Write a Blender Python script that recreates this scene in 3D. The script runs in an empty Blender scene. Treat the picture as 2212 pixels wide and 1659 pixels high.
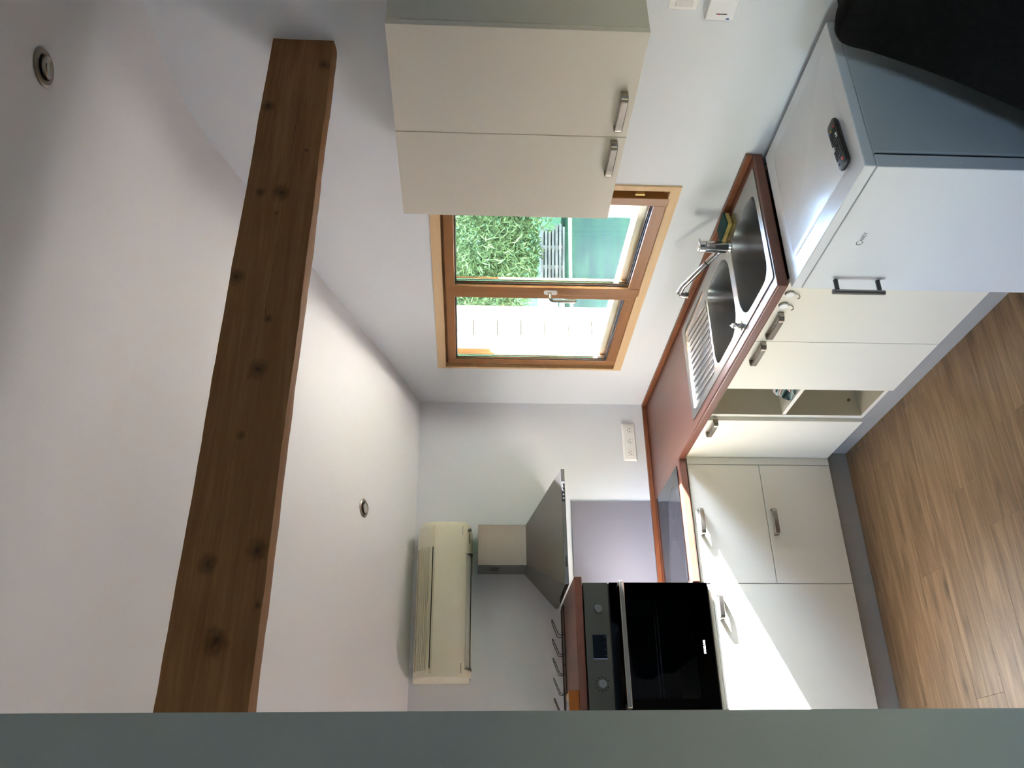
import bpy, bmesh, math, random
from mathutils import Vector, Matrix, noise
random.seed(7)
R = math.radians
scene = bpy.context.scene
COL = scene.collection

# ------------------------------------------------------------------ camera
F_PX, CAM = 1812.885, Vector((-2.22845, -4.43792, 1.93569))
YAW, PITCH, ROLL = R(-27.96521), R(-2.80696), R(0.7837)
fwd = Vector((-math.sin(YAW) * math.cos(PITCH), math.cos(YAW) * math.cos(PITCH), math.sin(PITCH)))
r0 = Vector((math.cos(YAW), math.sin(YAW), 0)); u0 = r0.cross(fwd)
rgt = r0 * math.cos(ROLL) + u0 * math.sin(ROLL); upv = -r0 * math.sin(ROLL) + u0 * math.cos(ROLL)
# the photograph is stored lying on its side: its right edge points to the floor
cx, cy, cz = -upv, rgt, -fwd
cd = bpy.data.cameras.new('camera'); cam = bpy.data.objects.new('camera', cd); COL.objects.link(cam)
cd.sensor_fit = 'HORIZONTAL'; cd.sensor_width = 36.0; cd.lens = 36.0 * F_PX / 2212.0
cd.clip_start = 0.02; cd.clip_end = 200
cam.matrix_world = Matrix(((cx.x, cy.x, cz.x, CAM.x), (cx.y, cy.y, cz.y, CAM.y), (cx.z, cy.z, cz.z, CAM.z), (0, 0, 0, 1)))
scene.camera = cam

# ------------------------------------------------------------------ sky, sun, exposure
SUN_TRAVEL = Vector((-1.0, 0.265, -0.4426)).normalized()
SUN_ENERGY, SKY_STRENGTH = 5.0, 0.22
EXPOSURE = 6.15
world = bpy.data.worlds.new('world'); scene.world = world; world.use_nodes = True
wn = world.node_tree; wn.nodes.clear()
sky = wn.nodes.new('ShaderNodeTexSky'); sky.sky_type = 'NISHITA'; sky.sun_disc = False
sky.sun_elevation = math.asin(-SUN_TRAVEL.z); sky.sun_rotation = math.atan2(-SUN_TRAVEL.x, -SUN_TRAVEL.y)
sky.air_density = 1.0; sky.dust_density = 0.3; sky.ozone_density = 1.0
bg = wn.nodes.new('ShaderNodeBackground'); bg.inputs['Strength'].default_value = SKY_STRENGTH
wo = wn.nodes.new('ShaderNodeOutputWorld')
wn.links.new(sky.outputs[0], bg.inputs[0]); wn.links.new(bg.outputs[0], wo.inputs[0])
sd = bpy.data.lights.new('sun', 'SUN'); sd.energy = SUN_ENERGY; sd.angle = R(0.53); sd.color = (0.97, 0.955, 1.06)
sun = bpy.data.objects.new('sun', sd); COL.objects.link(sun)
sun.rotation_mode = 'QUATERNION'; sun.rotation_quaternion = SUN_TRAVEL.to_track_quat('-Z', 'Y'); sun.location = (6, -3, 6)
for nm, loc, rot, sz in (('window_portal', (0.24, -1.18, 1.62), (0, R(90), 0), (1.1, 1.5)),
                         ('added_side_portal', (-3.94, -1.2, 1.0), (0, R(-90), 0), (.85, .75)),
                         ('added_room_portal', (-3.94, -6.075, 1.475), (0, R(-90), 0), (.8, .7))):
    ld = bpy.data.lights.new(nm, 'AREA'); ld.shape = 'RECTANGLE'; ld.size, ld.size_y = sz; ld.cycles.is_portal = True
    lo = bpy.data.objects.new(nm, ld); COL.objects.link(lo); lo.location = loc; lo.rotation_euler = rot
vs = scene.view_settings
vs.view_transform = 'Standard'; vs.look = 'None'; vs.gamma = 1.0; vs.use_curve_mapping = False; vs.exposure = EXPOSURE
cy_ = scene.cycles
cy_.use_denoising = True; cy_.diffuse_bounces = 8; cy_.max_bounces = 14; cy_.transparent_max_bounces = 16
cy_.caustics_reflective = False; cy_.caustics_refractive = False; cy_.sample_clamp_indirect = 0.0

# ------------------------------------------------------------------ materials
def lin(c):
    if isinstance(c, str):
        c = tuple(int(c[i:i + 2], 16) / 255 for i in (0, 2, 4))
    return tuple((x / 12.92 if x <= 0.04045 else ((x + 0.055) / 1.055) ** 2.4) for x in c) + (1.0,)

class N:
    def __init__(s, name):
        s.m = bpy.data.materials.new(name); s.m.use_nodes = True; s.t = s.m.node_tree; s.t.nodes.clear()
        s.out = s.n('ShaderNodeOutputMaterial')
    def n(s, t, **kw):
        nd = s.t.nodes.new(t)
        for k, v in kw.items(): setattr(nd, k, v)
        return nd
    def l(s, a, b): s.t.links.new(a, b)
    def math(s, op, a, b=None, c=None):
        nd = s.n('ShaderNodeMath', operation=op)
        for i, v in enumerate((a, b, c)):
            if v is None: continue
            if isinstance(v, (int, float)): nd.inputs[i].default_value = v
            else: s.l(v, nd.inputs[i])
        return nd.outputs[0]
    def principled(s, color=None, rough=0.5, metal=0.0, spec=0.5, coat=0.0):
        b = s.n('ShaderNodeBsdfPrincipled')
        if color is not None: b.inputs['Base Color'].default_value = color
        b.inputs['Roughness'].default_value = rough; b.inputs['Metallic'].default_value = metal
        b.inputs['Specular IOR Level'].default_value = spec; b.inputs['Coat Weight'].default_value = coat
        s.l(b.outputs[0], s.out.inputs[0]); return b
    def coords(s, scale, kind='Object', offset=None):
        tc = s.n('ShaderNodeTexCoord'); mp = s.n('ShaderNodeMapping'); mp.inputs['Scale'].default_value = scale
        src = tc.outputs[kind]
        if offset is not None:
            ad = s.n('ShaderNodeVectorMath', operation='ADD'); s.l(src, ad.inputs[0]); s.l(offset, ad.inputs[1]); src = ad.outputs[0]
        s.l(src, mp.inputs[0]); return mp.outputs[0]
    def noise(s, vec, scale=5, detail=4, rough=0.6, dist=0.0):
        t = s.n('ShaderNodeTexNoise'); t.inputs['Scale'].default_value = scale; t.inputs['Detail'].default_value = detail
        t.inputs['Roughness'].default_value = rough; t.inputs['Distortion'].default_value = dist
        s.l(vec, t.inputs['Vector']); return t.outputs['Fac']
    def ramp(s, fac, stops):
        r = s.n('ShaderNodeValToRGB'); e = r.color_ramp.elements
        while len(e) < len(stops): e.new(0.5)
        for i, (p, c) in enumerate(stops): e[i].position = p; e[i].color = c
        s.l(fac, r.inputs[0]); return r.outputs[0]
    def mix(s, fac, a, b, blend='MIX'):
        m = s.n('ShaderNodeMix', data_type='RGBA', blend_type=blend)
        for i, v in ((0, fac), (6, a), (7, b)):
            if isinstance(v, (int, float)): m.inputs[i].default_value = v
            elif isinstance(v, tuple): m.inputs[i].default_value = v
            else: s.l(v, m.inputs[i])
        return m.outputs[2]
    def bump(s, h, b, strength=0.2, dist=0.01):
        n = s.n('ShaderNodeBump'); n.inputs['Strength'].default_value = strength; n.inputs['Distance'].default_value = dist
        s.l(h, n.inputs['Height']); s.l(n.outputs[0], b.inputs['Normal'])

def plain(name, c, rough=0.5, metal=0.0, spec=0.5, coat=0.0, mottle=0.0, mscale=6, bump=0.0, bscale=300):
    s = N(name); b = s.principled(lin(c), rough, metal, spec, coat)
    if mottle:
        f = s.noise(s.coords((1, 1, 1)), mscale, 3)
        a = lin(c); lo = tuple(x * (1 - mottle) for x in a[:3]) + (1,); hi = tuple(min(1, x * (1 + mottle)) for x in a[:3]) + (1,)
        s.l(s.ramp(f, [(0.3, lo), (0.7, hi)]), b.inputs['Base Color'])
    if bump:
        s.bump(s.noise(s.coords((1, 1, 1)), bscale, 2), b, bump, 0.002)
    return s.m

def wood(name, dark, mid, light, axis='X', rough=0.45, grain=40, stretch=0.06, spec=0.4, contrast=1.0, rand=False, coat=0.0):
    s = N(name); b = s.principled(None, rough, 0, spec, coat)
    sc = {'X': (stretch, 1, 1), 'Y': (1, stretch, 1), 'Z': (1, 1, stretch)}[axis]
    off = None
    if rand:
        oi = s.n('ShaderNodeObjectInfo'); cb = s.n('ShaderNodeCombineXYZ')
        s.l(s.math('MULTIPLY', oi.outputs['Random'], 37.0), cb.inputs[0]); s.l(s.math('MULTIPLY', oi.outputs['Random'], 11.0), cb.inputs[1]); off = cb.outputs[0]
    v = s.coords(sc, 'Object', off)
    f1 = s.noise(v, grain * 0.35, 5, 0.6, 0.8); f2 = s.noise(v, grain * 3.5, 3, 0.7, 0.2)
    f = s.math('ADD', s.math('MULTIPLY', f1, 0.72), s.math('MULTIPLY', f2, 0.28))
    c = s.ramp(f, [(0.5 - 0.18 / contrast, lin(dark)), (0.5, lin(mid)), (0.5 + 0.16 / contrast, lin(light))])
    if rand:
        hs = s.n('ShaderNodeHueSaturation'); s.l(c, hs.inputs['Color'])
        s.l(s.math('ADD', s.math('MULTIPLY', oi.outputs['Random'], 0.22), 0.89), hs.inputs['Value']); c = hs.outputs[0]
    s.l(c, b.inputs['Base Color']); s.bump(f2, b, 0.08, 0.002)
    return s.m

def brushed(name, c, rough=0.3, axis='X', amount=0.04, freq=10):
    amount = min(amount, 0.05)
    s = N(name); b = s.principled(lin(c), rough, 1.0)
    sc = {'X': (0.02, 1, 1), 'Y': (1, 0.02, 1), 'Z': (1, 1, 0.02)}[axis]
    f = s.noise(s.coords(sc), freq * 4, 2)
    s.l(s.math('ADD', s.math('MULTIPLY', f, amount), rough - amount / 2), b.inputs['Roughness'])
    return s.m

def clear_glass(name, tint=(1, 1, 1, 1), refl=1.0):
    s = N(name); t = s.n('ShaderNodeBsdfTransparent'); t.inputs[0].default_value = tint
    g = s.n('ShaderNodeBsdfGlossy'); g.inputs['Roughness'].default_value = 0.0
    ge = s.n('ShaderNodeNewGeometry'); dt = s.n('ShaderNodeVectorMath', operation='DOT_PRODUCT')
    s.l(ge.outputs['True Normal'], dt.inputs[0]); s.l(ge.outputs['Incoming'], dt.inputs[1])
    f = s.math('ADD', s.math('MULTIPLY', s.math('POWER', s.math('SUBTRACT', 1.0, s.math('ABSOLUTE', dt.outputs['Value'])), 5.0), 0.96), 0.04)
    mx = s.n('ShaderNodeMixShader'); s.l(s.math('MULTIPLY', f, refl), mx.inputs[0])
    s.l(t.outputs[0], mx.inputs[1]); s.l(g.outputs[0], mx.inputs[2]); s.l(mx.outputs[0], s.out.inputs[0]); return s.m

M = {}
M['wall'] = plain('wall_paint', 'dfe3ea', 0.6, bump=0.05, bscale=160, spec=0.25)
M['ceiling'] = plain('ceiling_paint', 'e4e5ea', 0.65, bump=0.04, bscale=140, spec=0.2)
M['cream'] = plain('cream_laminate', 'e6e1d5', 0.32, spec=0.4)
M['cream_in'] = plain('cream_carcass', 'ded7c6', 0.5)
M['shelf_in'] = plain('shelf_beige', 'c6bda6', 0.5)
M['plinth'] = plain('plinth_grey', 'a3a19e', 0.5, spec=0.25, mottle=0.03)
M['top'] = wood('cherry_worktop', '5c3325', '683b2b', '744534', 'Y', 0.33, 30, 0.08, 0.75, 0.7)
M['top_edge'] = wood('cherry_upstand', '6e3f28', '7f4b30', '8e573a', 'X', 0.35, 30, 0.06, 0.45, 0.8)
M['nickel'] = brushed('brushed_nickel', 'a39d94', 0.26, 'Y')
M['steel'] = plain('sink_steel', 'aaa7a3', 0.27, 1.0)
M['hood'] = brushed('hood_steel', '918e89', 0.3, 'X', 0.1)
M['chrome'] = plain('chrome', 'd8d8da', 0.06, 1.0)
M['darksteel'] = brushed('oven_steel', '66655f', 0.36, 'X', 0.08)
M['blackglass'] = plain('black_glass', '000000', 0.04, 0, 0.25)
M['hobglass'] = plain('hob_glass', '08080a', 0.08, 0, 0.5)
M['black'] = plain('black_plastic', '101011', 0.4)
M['rubber'] = plain('dark_gasket', '1b1c1e', 0.6)
M['grey'] = plain('grey_plastic', '3a3b3d', 0.45)
M['white'] = plain('white_plastic', 'efefef', 0.35)
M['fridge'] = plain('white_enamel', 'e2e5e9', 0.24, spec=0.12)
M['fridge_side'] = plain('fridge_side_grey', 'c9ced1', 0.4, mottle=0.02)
M['ac'] = plain('aged_ivory_plastic', 'e6e0ca', 0.4)
M['ac_dark'] = plain('ivory_shadow_plastic', 'd8d1b6', 0.45)
M['splash'] = plain('grey_glass_panel', '827f8b', 0.3, mottle=0.02, mscale=3)
M['frame'] = wood('golden_window_wood', '80562e', '956539', 'a27345', 'Z', 0.38, 40, 0.05, 0.45, 0.6)
M['frame_h'] = wood('golden_window_wood_rail', '80562e', '956539', 'a27345', 'Y', 0.38, 40, 0.05, 0.45, 0.6)
M['pale'] = wood('pale_casing_wood', 'c9a57c', 'd8b890', 'e3c8a2', 'Y', 0.5, 40, 0.05, 0.3, 0.7)
M['larch'] = wood('larch_boards', '5c5241', '6b614f', '796f5c', 'X', 0.6, 18, 0.12, 0.25, 0.9, rand=True)
M['timber'] = wood('weathered_timber', '363129', '4d473d', '635c4f', 'X', 0.7, 14, 0.08, 0.2, 0.9, rand=True)
def oak_mat():
    s = N('oak_plank'); b = s.principled(None, 0.42, 0, 0.38)
    oi = s.n('ShaderNodeObjectInfo'); cb = s.n('ShaderNodeCombineXYZ')
    s.l(s.math('MULTIPLY', oi.outputs['Random'], 53.0), cb.inputs[0]); s.l(s.math('MULTIPLY', oi.outputs['Random'], 17.0), cb.inputs[1])
    f1 = s.noise(s.coords((0.7, 8, 1), 'Object', cb.outputs[0]), 2.2, 4, 0.6, 1.6); f2 = s.noise(s.coords((1.2, 40, 1), 'Object', cb.outputs[0]), 4, 4, 0.7, 0.6)
    f3 = s.noise(s.coords((3, 160, 1), 'Object', cb.outputs[0]), 3, 2, 0.6)
    f = s.math('ADD', s.math('ADD', s.math('MULTIPLY', f1, 0.55), s.math('MULTIPLY', f2, 0.30)), s.math('MULTIPLY', f3, 0.15))
    c = s.ramp(f, [(0.30, lin('5a4630')), (0.43, lin('7b6044')), (0.54, lin('937555')), (0.68, lin('ab8d6a'))])
    vo = s.n('ShaderNodeTexVoronoi'); vo.inputs['Scale'].default_value = 1.0
    s.l(s.coords((2.6, 7.5, 1), 'Object', cb.outputs[0]), vo.inputs['Vector'])
    mr = s.n('ShaderNodeMapRange'); mr.inputs[1].default_value = 0.20; mr.inputs[2].default_value = 0.03
    s.l(s.math('ADD', vo.outputs['Distance'], s.math('MULTIPLY', s.math('SUBTRACT', f2, 0.5), 0.25)), mr.inputs[0])
    c = s.mix(s.math('MULTIPLY', mr.outputs[0], 0.62), c, lin('46331f'))
    hs = s.n('ShaderNodeHueSaturation'); s.l(c, hs.inputs['Color']); s.l(s.math('ADD', s.math('MULTIPLY', oi.outputs['Random'], 0.12), 0.97), hs.inputs['Value'])
    s.l(hs.outputs[0], b.inputs['Base Color']); s.bump(f3, b, 0.06, 0.001); return s.m
M['oak'] = oak_mat()
M['ledge'] = wood('outer_ledge_wood', 'd8ccb2', 'e4dac4', 'ece4d2', 'Y', 0.5, 40, 0.05, 0.3, 0.7)
M['board'] = wood('orange_pine', '7c451c', '9c5c27', 'b57136', 'X', 0.5, 50, 0.05, 0.3)
M['glass'] = clear_glass('window_glass', (0.985, 0.995, 0.99, 1), 0.5)
M['ovenglass'] = clear_glass('oven_window_glass', (0.42, 0.48, 0.55, 1), 1.0)
M['enamel'] = plain('oven_enamel', '33383f', 0.35)
M['text_grey'] = plain('print_grey', '6f6f72', 0.5)
M['text_light'] = plain('print_light', 'd9dde2', 0.5)
M['text_black'] = plain('print_black', '040404', 0.35, spec=0.2)
M['mark'] = plain('hob_print', '1b1b1e', 0.4)
M['red'] = plain('red_rubber', 'b02a34', 0.5); M['yellow'] = plain('yellow_rubber', 'd9b24a', 0.5)
M['green'] = plain('green_rubber', '1f7a58', 0.5); M['blue'] = plain('blue_print', '3b6fb5', 0.5)
M['key'] = plain('remote_key', '2b2c2e', 0.5); M['whitekey'] = plain('remote_white_key', 'd5d8da', 0.5)
M['foam'] = plain('sponge_foam', 'c9ad63', 0.9, mottle=0.2, mscale=120, bump=0.6, bscale=250)
M['scour'] = plain('scouring_pad', '1d4a47', 0.95, mottle=0.3, mscale=200, bump=0.8, bscale=400)
M['fabric'] = plain('black_fleece', '0b0c0c', 0.95, spec=0.1, mottle=0.4, mscale=60, bump=0.5, bscale=500)
M['brass'] = plain('brass', 'c9ad72', 0.3, 1.0)
M['bark'] = wood('bark', '3a2f22', '5b4b38', '75634c', 'Z', 0.9, 20, 0.2, 0.1)

def leaf_mat(name, a, b):
    s = N(name); v = s.noise(s.coords((1, 1, 1)), 1.6, 3)
    gi = s.n('ShaderNodeNewGeometry'); f = s.math('ADD', s.math('MULTIPLY', v, 0.5), s.math('MULTIPLY', gi.outputs['Random Per Island'], 0.5))
    c = s.ramp(f, [(0.3, lin(a)), (0.75, lin(b))])
    d = s.n('ShaderNodeBsdfDiffuse'); t = s.n('ShaderNodeBsdfTranslucent'); mx = s.n('ShaderNodeMixShader'); mx.inputs[0].default_value = 0.35
    s.l(c, d.inputs[0]); s.l(c, t.inputs[0]); s.l(d.outputs[0], mx.inputs[1]); s.l(t.outputs[0], mx.inputs[2]); s.l(mx.outputs[0], s.out.inputs[0]); return s.m
M['leaf'] = leaf_mat('willow_leaf', '2e381b', '667249')
M['leaf2'] = leaf_mat('shrub_leaf', '101d15', '2e4229')
M['shade_hedge'] = plain('hedge_green', '2e4a2a', 0.9, mottle=0.4, mscale=3)
def grass_mat():
    s = N('lawn_green'); b = s.principled(None, 0.9, 0, 0.1); v = s.coords((1, 1, 1))
    f = s.math('ADD', s.math('MULTIPLY', s.noise(v, 1.2, 5), 0.6), s.math('MULTIPLY', s.noise(v, 30, 3), 0.4))
    s.l(s.ramp(f, [(0.35, lin('0b1409')), (0.65, lin('193113'))]), b.inputs['Base Color']); s.bump(s.noise(v, 60, 3), b, 0.6, 0.03); return s.m
M['grass'] = grass_mat()
def cloth_mat():
    s = N('striped_cloth'); b = s.principled(None, 0.95, 0, 0.1); v = s.coords((1, 1, 1))
    w = s.n('ShaderNodeTexWave', bands_direction='DIAGONAL'); w.inputs['Scale'].default_value = 9; w.inputs['Distortion'].default_value = 5
    s.l(v, w.inputs['Vector'])
    s.l(s.ramp(w.outputs['Fac'], [(0.0, lin('26302f')), (0.25, lin('7d9a98')), (0.5, lin('cfd8d2')), (0.7, lin('9fb8b6')), (0.88, lin('b25a5c')), (1.0, lin('e5d9cf'))]), b.inputs['Base Color']); return s.m
M['cloth'] = cloth_mat()

# beam: sawn softwood with dark knots (x along, z up, object space = metres from the beam's root)
BEAM_ROOT = Vector((-1.9, -2.53, 2.385))
def beam_mat():
    s = N('old_pine_beam'); b = s.principled(None, 0.7, 0, 0.2)
    v = s.coords((0.05, 1, 1)); f1 = s.noise(v, 22, 5, 0.6, 1.2); f2 = s.noise(v, 150, 3, 0.7)
    f = s.math('ADD', s.math('MULTIPLY', f1, 0.65), s.math('MULTIPLY', f2, 0.35))
    c = s.ramp(f, [(0.3, lin('7a5434')), (0.52, lin('926a45')), (0.7, lin('a67c54'))])
    tc = s.n('ShaderNodeTexCoord'); tot = None
    nz = s.noise(s.coords((1, 1, 1)), 45, 2)
    for kx, kz, rad in ((-.295, 2.557, .022), (-.11, 2.408, .022), (-.627, 2.539, .018), (-.625, 2.480, .030), (-.918, 2.565, .026), (-1.048, 2.466, .014),
                        (-1.198, 2.473, .030), (-1.381, 2.489, .014), (-1.699, 2.519, .026), (-1.667, 2.413, .030), (-1.869, 2.475, .034), (-1.79, 2.396, .010),
                        (-.70, 2.486, .008), (-.466, 2.426, .008)):
        sb = s.n('ShaderNodeVectorMath', operation='SUBTRACT'); s.l(tc.outputs['Object'], sb.inputs[0])
        sb.inputs[1].default_value = (kx - BEAM_ROOT.x, 0, kz - BEAM_ROOT.z)
        ml = s.n('ShaderNodeVectorMath', operation='MULTIPLY'); s.l(sb.outputs[0], ml.inputs[0]); ml.inputs[1].default_value = (0.8 / rad, 0, 1.0 / rad)
        ln = s.n('ShaderNodeVectorMath', operation='LENGTH'); s.l(ml.outputs[0], ln.inputs[0])
        d = s.math('ADD', ln.outputs['Value'], s.math('MULTIPLY', s.math('SUBTRACT', nz, 0.5), 0.9))
        mr = s.n('ShaderNodeMapRange'); mr.inputs[1].default_value = 0.95; mr.inputs[2].default_value = 0.45; s.l(d, mr.inputs[0])
        m2 = s.n('ShaderNodeMapRange'); m2.inputs[1].default_value = 0.36; m2.inputs[2].default_value = 0.05; s.l(d, m2.inputs[0]); core = s.math('ADD', s.math('MULTIPLY', mr.outputs[0], 0.55), s.math('MULTIPLY', m2.outputs[0], 0.45))
        tot = core if tot is None else s.math('MAXIMUM', tot, core)
    # a long drying crack
    sx = s.n('ShaderNodeSeparateXYZ'); s.l(tc.outputs['Object'], sx.inputs[0])
    zc = s.math('ADD', s.math('MULTIPLY', sx.outputs[0], -0.012), 0.1)
    cr = s.math('LESS_THAN', s.math('ABSOLUTE', s.math('SUBTRACT', s.math('ADD', sx.outputs[2], s.math('MULTIPLY', f1, 0.035)), s.math('ADD', zc, 0.018))), 0.0006)
    inr = s.math('MULTIPLY', s.math('GREATER_THAN', sx.outputs[0], 0.86), s.math('LESS_THAN', sx.outputs[0], 1.66))
    tot = s.math('MAXIMUM', s.math('MULTIPLY', tot, 0.82), s.math('MULTIPLY', s.math('MULTIPLY', cr, inr), 0.8))
    s.l(s.mix(tot, c, lin('2a1c12')), b.inputs['Base Color']); s.bump(f2, b, 0.15, 0.003); return s.m
M['beam'] = beam_mat()

# ------------------------------------------------------------------ mesh helpers
def newbm(): return bmesh.new()
def box(bm, x0, x1, y0, y1, z0, z1):
    x0, x1 = sorted((x0, x1)); y0, y1 = sorted((y0, y1)); z0, z1 = sorted((z0, z1))
    v = [bm.verts.new(p) for p in ((x0, y0, z0), (x1, y0, z0), (x1, y1, z0), (x0, y1, z0), (x0, y0, z1), (x1, y0, z1), (x1, y1, z1), (x0, y1, z1))]
    for q in ((3, 2, 1, 0), (4, 5, 6, 7), (0, 1, 5, 4), (1, 2, 6, 5), (2, 3, 7, 6), (3, 0, 4, 7)): bm.faces.new([v[i] for i in q])
    return v
def loft(bm, rings, cap0=True, cap1=True, closed=True):
    rv = [[bm.verts.new(p) for p in r] for r in rings]; n = len(rv[0])
    for a, b in zip(rv, rv[1:]):
        for i in range(n if closed else n - 1): bm.faces.new((a[i], a[(i + 1) % n], b[(i + 1) % n], b[i]))
    if cap0: bm.faces.new(rv[0][::-1])
    if cap1: bm.faces.new(rv[-1])
def frame_of(d):
    d = d.normalized(); a = Vector((0, 0, 1)) if abs(d.z) < 0.9 else Vector((1, 0, 0))
    u = d.cross(a).normalized(); return u, d.cross(u).normalized()
def cyl(bm, p0, p1, r0, r1=None, n=24, caps=True):
    p0, p1 = Vector(p0), Vector(p1); r1 = r0 if r1 is None else r1; u, w = frame_of(p1 - p0)
    ring = lambda p, r: [p + (u * math.cos(2 * math.pi * i / n) + w * math.sin(2 * math.pi * i / n)) * r for i in range(n)]
    loft(bm, [ring(p0, r0), ring(p1, r1)], caps, caps)
def tube(bm, pts, r, n=12):
    pts = [Vector(p) for p in pts]; rings = []; u = None
    for i, p in enumerate(pts):
        d = (pts[min(i + 1, len(pts) - 1)] - pts[max(i - 1, 0)]).normalized()
        if u is None: u, w = frame_of(d)
        else: u = (u - d * u.dot(d)).normalized(); w = d.cross(u)
        rr = r[i] if isinstance(r, (list, tuple)) else r
        rings.append([p + (u * math.cos(2 * math.pi * k / n) + w * math.sin(2 * math.pi * k / n)) * rr for k in range(n)])
    loft(bm, rings)
def sweep_rect(bm, pts, wdir, half_w, half_t):
    """a flat strap: pts path, wdir constant width direction"""
    pts = [Vector(p) for p in pts]; wdir = Vector(wdir).normalized(); rings = []
    for i, p in enumerate(pts):
        d = (pts[min(i + 1, len(pts) - 1)] - pts[max(i - 1, 0)]).normalized(); t = d.cross(wdir).normalized()
        hw = half_w
        rings.append([p + wdir * hw * a + t * half_t * b for a, b in ((-1, -.4), (-.8, -1), (.8, -1), (1, -.4), (1, .4), (.8, 1), (-.8, 1), (-1, .4))])
    loft(bm, rings)
def rrect(x0, x1, y0, y1, r, z, n=6, radii=None):
    x0, x1 = sorted((x0, x1)); y0, y1 = sorted((y0, y1)); out = []
    rs = radii or (r, r, r, r)
    for (cxx, cyy, a), rr in zip(((x1, y1, 0), (x0, y1, 90), (x0, y0, 180), (x1, y0, 270)), rs):
        ox = cxx - rr if cxx == x1 else cxx + rr; oy = cyy - rr if cyy == y1 else cyy + rr
        for i in range(n + 1):
            t = R(a + 90 * i / n); out.append(Vector((ox + rr * math.cos(t), oy + rr * math.sin(t), z)))
    return out
def plate(bm, outer, holes, z0, z1):
    """flat slab between z0 and z1 from polygons (lists of x,y)"""
    edges = []
    for lp in [outer] + holes:
        vs_ = [bm.verts.new((p[0], p[1], z1)) for p in lp]
        edges += [bm.edges.new((vs_[i], vs_[(i + 1) % len(vs_)])) for i in range(len(vs_))]
    g = bmesh.ops.triangle_fill(bm, use_beauty=True, use_dissolve=False, edges=edges)
    fs = [f for f in g['geom'] if isinstance(f, bmesh.types.BMFace)]
    e = bmesh.ops.extrude_face_region(bm, geom=fs)
    for v in [v for v in e['geom'] if isinstance(v, bmesh.types.BMVert)]: v.co.z = z0
    bmesh.ops.recalc_face_normals(bm, faces=bm.faces[:])
def profile_x(bm, prof, x0, x1):
    """extrude a (y,z) outline along x"""
    loft(bm, [[(x0, y, z) for y, z in prof], [(x1, y, z) for y, z in prof]]); bmesh.ops.recalc_face_normals(bm, faces=bm.faces[:])

def wloc(o):
    v = Vector((0, 0, 0))
    while o is not None: v = v + o.location; o = o.parent
    return v
def obj(name, bm, mat, parent=None, loc=None, bevel=0.0, segs=2, smooth=False, kind=None, label=None):
    """link a bmesh built in world coordinates; its own origin goes to loc (or the parent's origin)"""
    me = bpy.data.meshes.new(name); o = bpy.data.objects.new(name, me); COL.objects.link(o)
    if parent is not None:
        o.parent = parent
        if loc is None: loc = wloc(parent)
        o.location = Vector(loc) - wloc(parent)
    elif loc is not None: o.location = loc
    off = Vector(loc) if loc is not None else Vector((0, 0, 0))
    if off.length: bmesh.ops.translate(bm, vec=-off, verts=bm.verts[:])
    bm.to_mesh(me); bm.free()
    if mat is not None: me.materials.append(mat)
    if smooth:
        for p in me.polygons: p.use_smooth = True
        try: me.set_sharp_from_angle(angle=R(35))
        except Exception: pass
    if bevel:
        m = o.modifiers.new('soft_edges', 'BEVEL'); m.width = bevel; m.segments = segs; m.limit_method = 'ANGLE'; m.angle_limit = R(40)
    if kind: o['kind'] = kind
    if label: o['label'] = label
    return o
def bx(name, x0, x1, y0, y1, z0, z1, mat, parent=None, bevel=0.0, **kw):
    bm = newbm(); box(bm, x0, x1, y0, y1, z0, z1); return obj(name, bm, mat, parent, bevel=bevel, **kw)
def tag(o, label, cat, group=None, kind=None):
    o['label'] = label; o['category'] = cat
    if group: o['group'] = group
    if kind: o['kind'] = kind
    return o
def thing(name, label, cat, loc, group=None):
    o = bpy.data.objects.new(name, None); COL.objects.link(o); o.location = loc; o.empty_display_size = 0.05
    return tag(o, label, cat, group)
def struct(name, bm, mat, **kw): return obj(name, bm, mat, kind='structure', **kw)
def copy_tree(src, delta, parent=None):
    c = src.copy(); COL.objects.link(c)
    if parent is not None: c.parent = parent
    else: c.location = src.location + Vector(delta)
    for ch in list(src.children): copy_tree(ch, delta, c)
    return c
def text(name, body, size, origin, xdir, ydir, mat, parent, width=None, depth=0.0006, bold=0.0):
    cu = bpy.data.curves.new('t', 'FONT'); cu.body = body; cu.size = size; cu.extrude = 0.0; cu.offset = bold; cu.resolution_u = 3
    t = bpy.data.objects.new('t', cu); COL.objects.link(t); bpy.context.view_layer.update()
    me = bpy.data.meshes.new_from_object(t.evaluated_get(bpy.context.evaluated_depsgraph_get()))
    bpy.data.objects.remove(t); bpy.data.curves.remove(cu)
    bm = newbm(); bm.from_mesh(me); bpy.data.meshes.remove(me)
    xs = [v.co.x for v in bm.verts]; w = max(xs) - min(xs); k = 1.0 if width is None else width / w; x0 = min(xs)
    X, Y = Vector(xdir), Vector(ydir); Z = X.cross(Y); O = Vector(origin)
    for v in bm.verts: v.co = O + X * (v.co.x - x0) * k + Y * v.co.y + Z * depth
    return obj(name, bm, mat, parent)
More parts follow.
